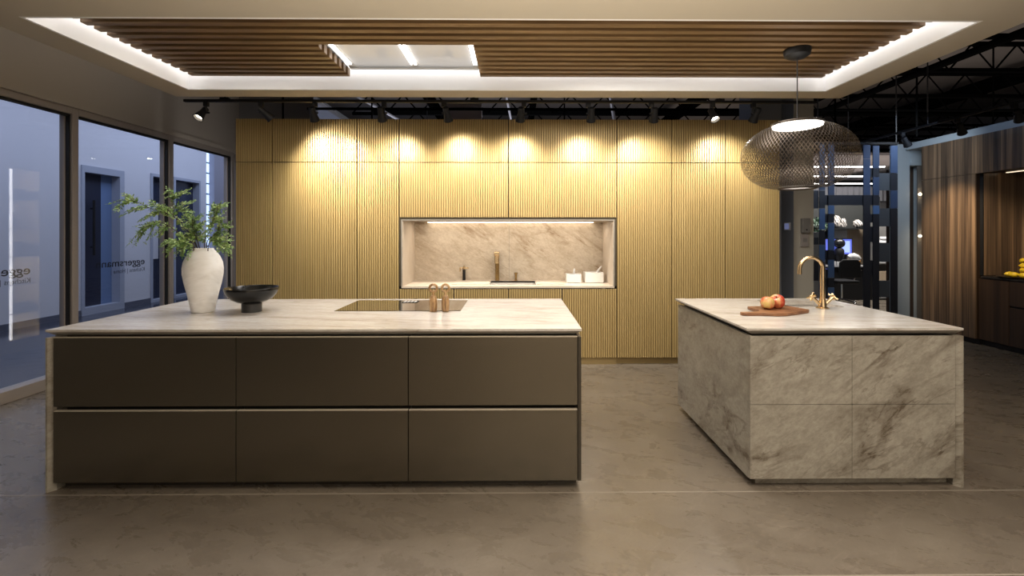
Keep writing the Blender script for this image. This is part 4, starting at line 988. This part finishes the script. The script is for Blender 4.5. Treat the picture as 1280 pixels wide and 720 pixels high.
# display pieces in the end niche of the gold run (mirrored in the left window)
DX = -2.93
tag(MB().lathe(DX, 5.43, [(0, 1.865), (.05, 1.865), (.06, 1.875), (.12, 1.93), (.14, 1.98), (.13, 1.98), (.10, 1.93), (0, 1.885)], 28).build('display_bowl', M['steel_grey'], smooth=True), 'grey bowl on the top shelf of the lit end niche mirrored in the window', 'bowl')
mb = MB(); r = random.Random(3)
for k in range(70):
    a = Vector((r.gauss(0,1), r.gauss(0,1), r.gauss(0,1))).normalized(); c = Vector((DX, 5.43, 1.65)); mb.tube([c, c+a*.125], [.003, .0015], 4); mb.ball(tuple(c+a*.125), .008, u=6, v=4)
tag(mb.build('spiky_ornament', M['chrome']), 'sparkling spiky silver ball in the lit end niche mirrored in the window', 'ornament')
tag(MB().lathe(DX, 5.43, [(0, 1.19), (.06, 1.19), (.09, 1.25), (.10, 1.33), (.12, 1.36), (.11, 1.36), (.08, 1.30), (0, 1.21)], 28).build('display_vase', M['steel_grey'], smooth=True), 'squat grey vase in the lit end niche mirrored in the window', 'vase')
tag(MB().lathe(DX, 5.43, [(0, .53), (.07, .53), (.09, .56), (.14, .64), (.13, .64), (.08, .58), (0, .55)], 28).build('display_bowl', M['steel_grey'], smooth=True), 'grey bowl on the lowest shelf of the lit end niche mirrored in the window', 'bowl')

# ------------------------------------------------------------------ lamps
def area(name, loc, sx, sy, e, col, rot=(0,0,0), spread=180):
    la = bpy.data.lights.new(name, 'AREA'); la.shape = 'RECTANGLE'; la.size = sx; la.size_y = sy; la.energy = e; la.color = col; la.spread = math.radians(spread)
    o = bpy.data.objects.new(name, la); C.objects.link(o); o.location = loc; o.rotation_euler = rot; return o
area('room_fill', (1.3, .9, 2.72), 3.2, 1.6, 85, (1,.88,.74))  # added overhead fill for the floor and island fronts
area('room_fill', (1.2, -2.2, 2.72), 4, 2.5, 90, (1,.88,.74))  # added overhead fill behind the camera
area('soffit_bounce_fill', (.3, 1.0, .12), 1.6, .8, 58, (1,.88,.70), (PI,0,0), 112)  # unseen upward fill added to brighten the dropped ceiling
area('hood_lamp', (-.85, 3.64, 2.875), 1.0, .4, 14, (1,.96,.92), (0,0,0), 110)
area('island_fill', (-2.2, 3.4, 2.83), .7, .6, 14, (1,.93,.84)); area('island_fill', (1.3, 3.3, 2.83), 1.2, .6, 24, (1,.93,.84))  # added fills above the two islands, no fixtures there
area('niche_lamp', (-.08, 5.40, 1.585), 2.1, .08, 9, (1,.88,.74))
area('aisle_fill', (.75, 3.3, 2.835), .5, .8, 18, (1,.93,.84))  # added fill for the aisle and the stone island's left side
area('drawer_reflection_fill', (1.3, -3.4, 2.6), 2.4, .3, 190, (1,.88,.72), (math.radians(-60), 0, 0))  # unseen, added to brighten the wall mirrored in the right-hand drawers
area('display_lamp', (-2.95, 5.262, 1.2), .05, 1.9, 26, (1,.95,.92), (PI/2, 0, 0))
area('corridor_lamp', (-6.0, 5.0, 4.2), 1.5, 5, 88, (.70,.78,1)); area('corridor_lamp', (-6.0, 10.5, 4.2), 1.5, 5, 105, (.68,.77,1))
area('office_lamp', (7.3, 9.2, 2.8), 2.5, 1.0, 130, (1,.95,.88)); area('divider_fill', (4.7, 5.2, 2.6), 1.0, .4, 7, (.6,.75,1), (math.radians(70), 0, 0), 120)  # the cool one at the divider is an added fill
area('pale_wall_fill', (5.2, 5.9, 2.9), .5, .5, 6, (.80,.90,1), (math.radians(55), 0, math.radians(-35)), 120)  # added fill that brightens the pale wall
area('bulkhead_fill', (5.3, 5.4, 3.1), .3, 2.6, 3, (.5,.68,1), (0, math.radians(-55), 0))  # unseen blue fill for the band over the walnut
area('roof_fill', (6.4, 9.0, 2.90), 4.5, 8.5, 88, (1,.86,.75), (PI,0,0))  # added upward fill for the roof deck on the right
area('roof_fill', (-.5, 8.6, 2.9), 4, 2.5, 80, (.9,.9,1), (PI,0,0))  # added upward fill for the deck behind the gold cabinets
area('window_wall_lamp', (-3.6, 3.0, 3.25), .4, 5, 4, (1,.9,.78), (0, math.radians(110), 0))  # added fill for the wall over the windows
la = bpy.data.lights.new('pendant_glow', 'SPOT'); la.energy = 26; la.color = (1,.9,.76); la.spot_size = math.radians(130); la.spot_blend = .5; la.shadow_soft_size = .12
o = bpy.data.objects.new('pendant_glow', la); C.objects.link(o); o.location = (PX, PY, 2.24)

W = bpy.data.worlds.new('World'); bpy.context.scene.world = W; W.use_nodes = True
bg = W.node_tree.nodes['Background']; bg.inputs[0].default_value = (.50,.52,.60,1); bg.inputs[1].default_value = .10

# ------------------------------------------------------------------ camera
cam = bpy.data.cameras.new('camera'); co = bpy.data.objects.new('camera', cam); C.objects.link(co)
co.location = (0, 0, 1.473); co.rotation_euler = (PI/2, 0, math.radians(-.54))
cam.sensor_fit = 'HORIZONTAL'; cam.sensor_width = 36; cam.lens = 570/1280*36
cam.shift_x = (640-649.87)/1280; cam.shift_y = -(360-290)/1280
cam.clip_start = .05; cam.clip_end = 100
S = bpy.context.scene; S.camera = co
S.view_settings.view_transform = 'Standard'; S.view_settings.look = 'None'; S.view_settings.exposure = 0; S.view_settings.gamma = 1
S.cycles.use_denoising = True; S.cycles.max_bounces = 8; S.cycles.transparent_max_bounces = 16; S.cycles.sample_clamp_indirect = 6
try: S.cycles.caustics_reflective = False; S.cycles.caustics_refractive = False
except Exception: pass
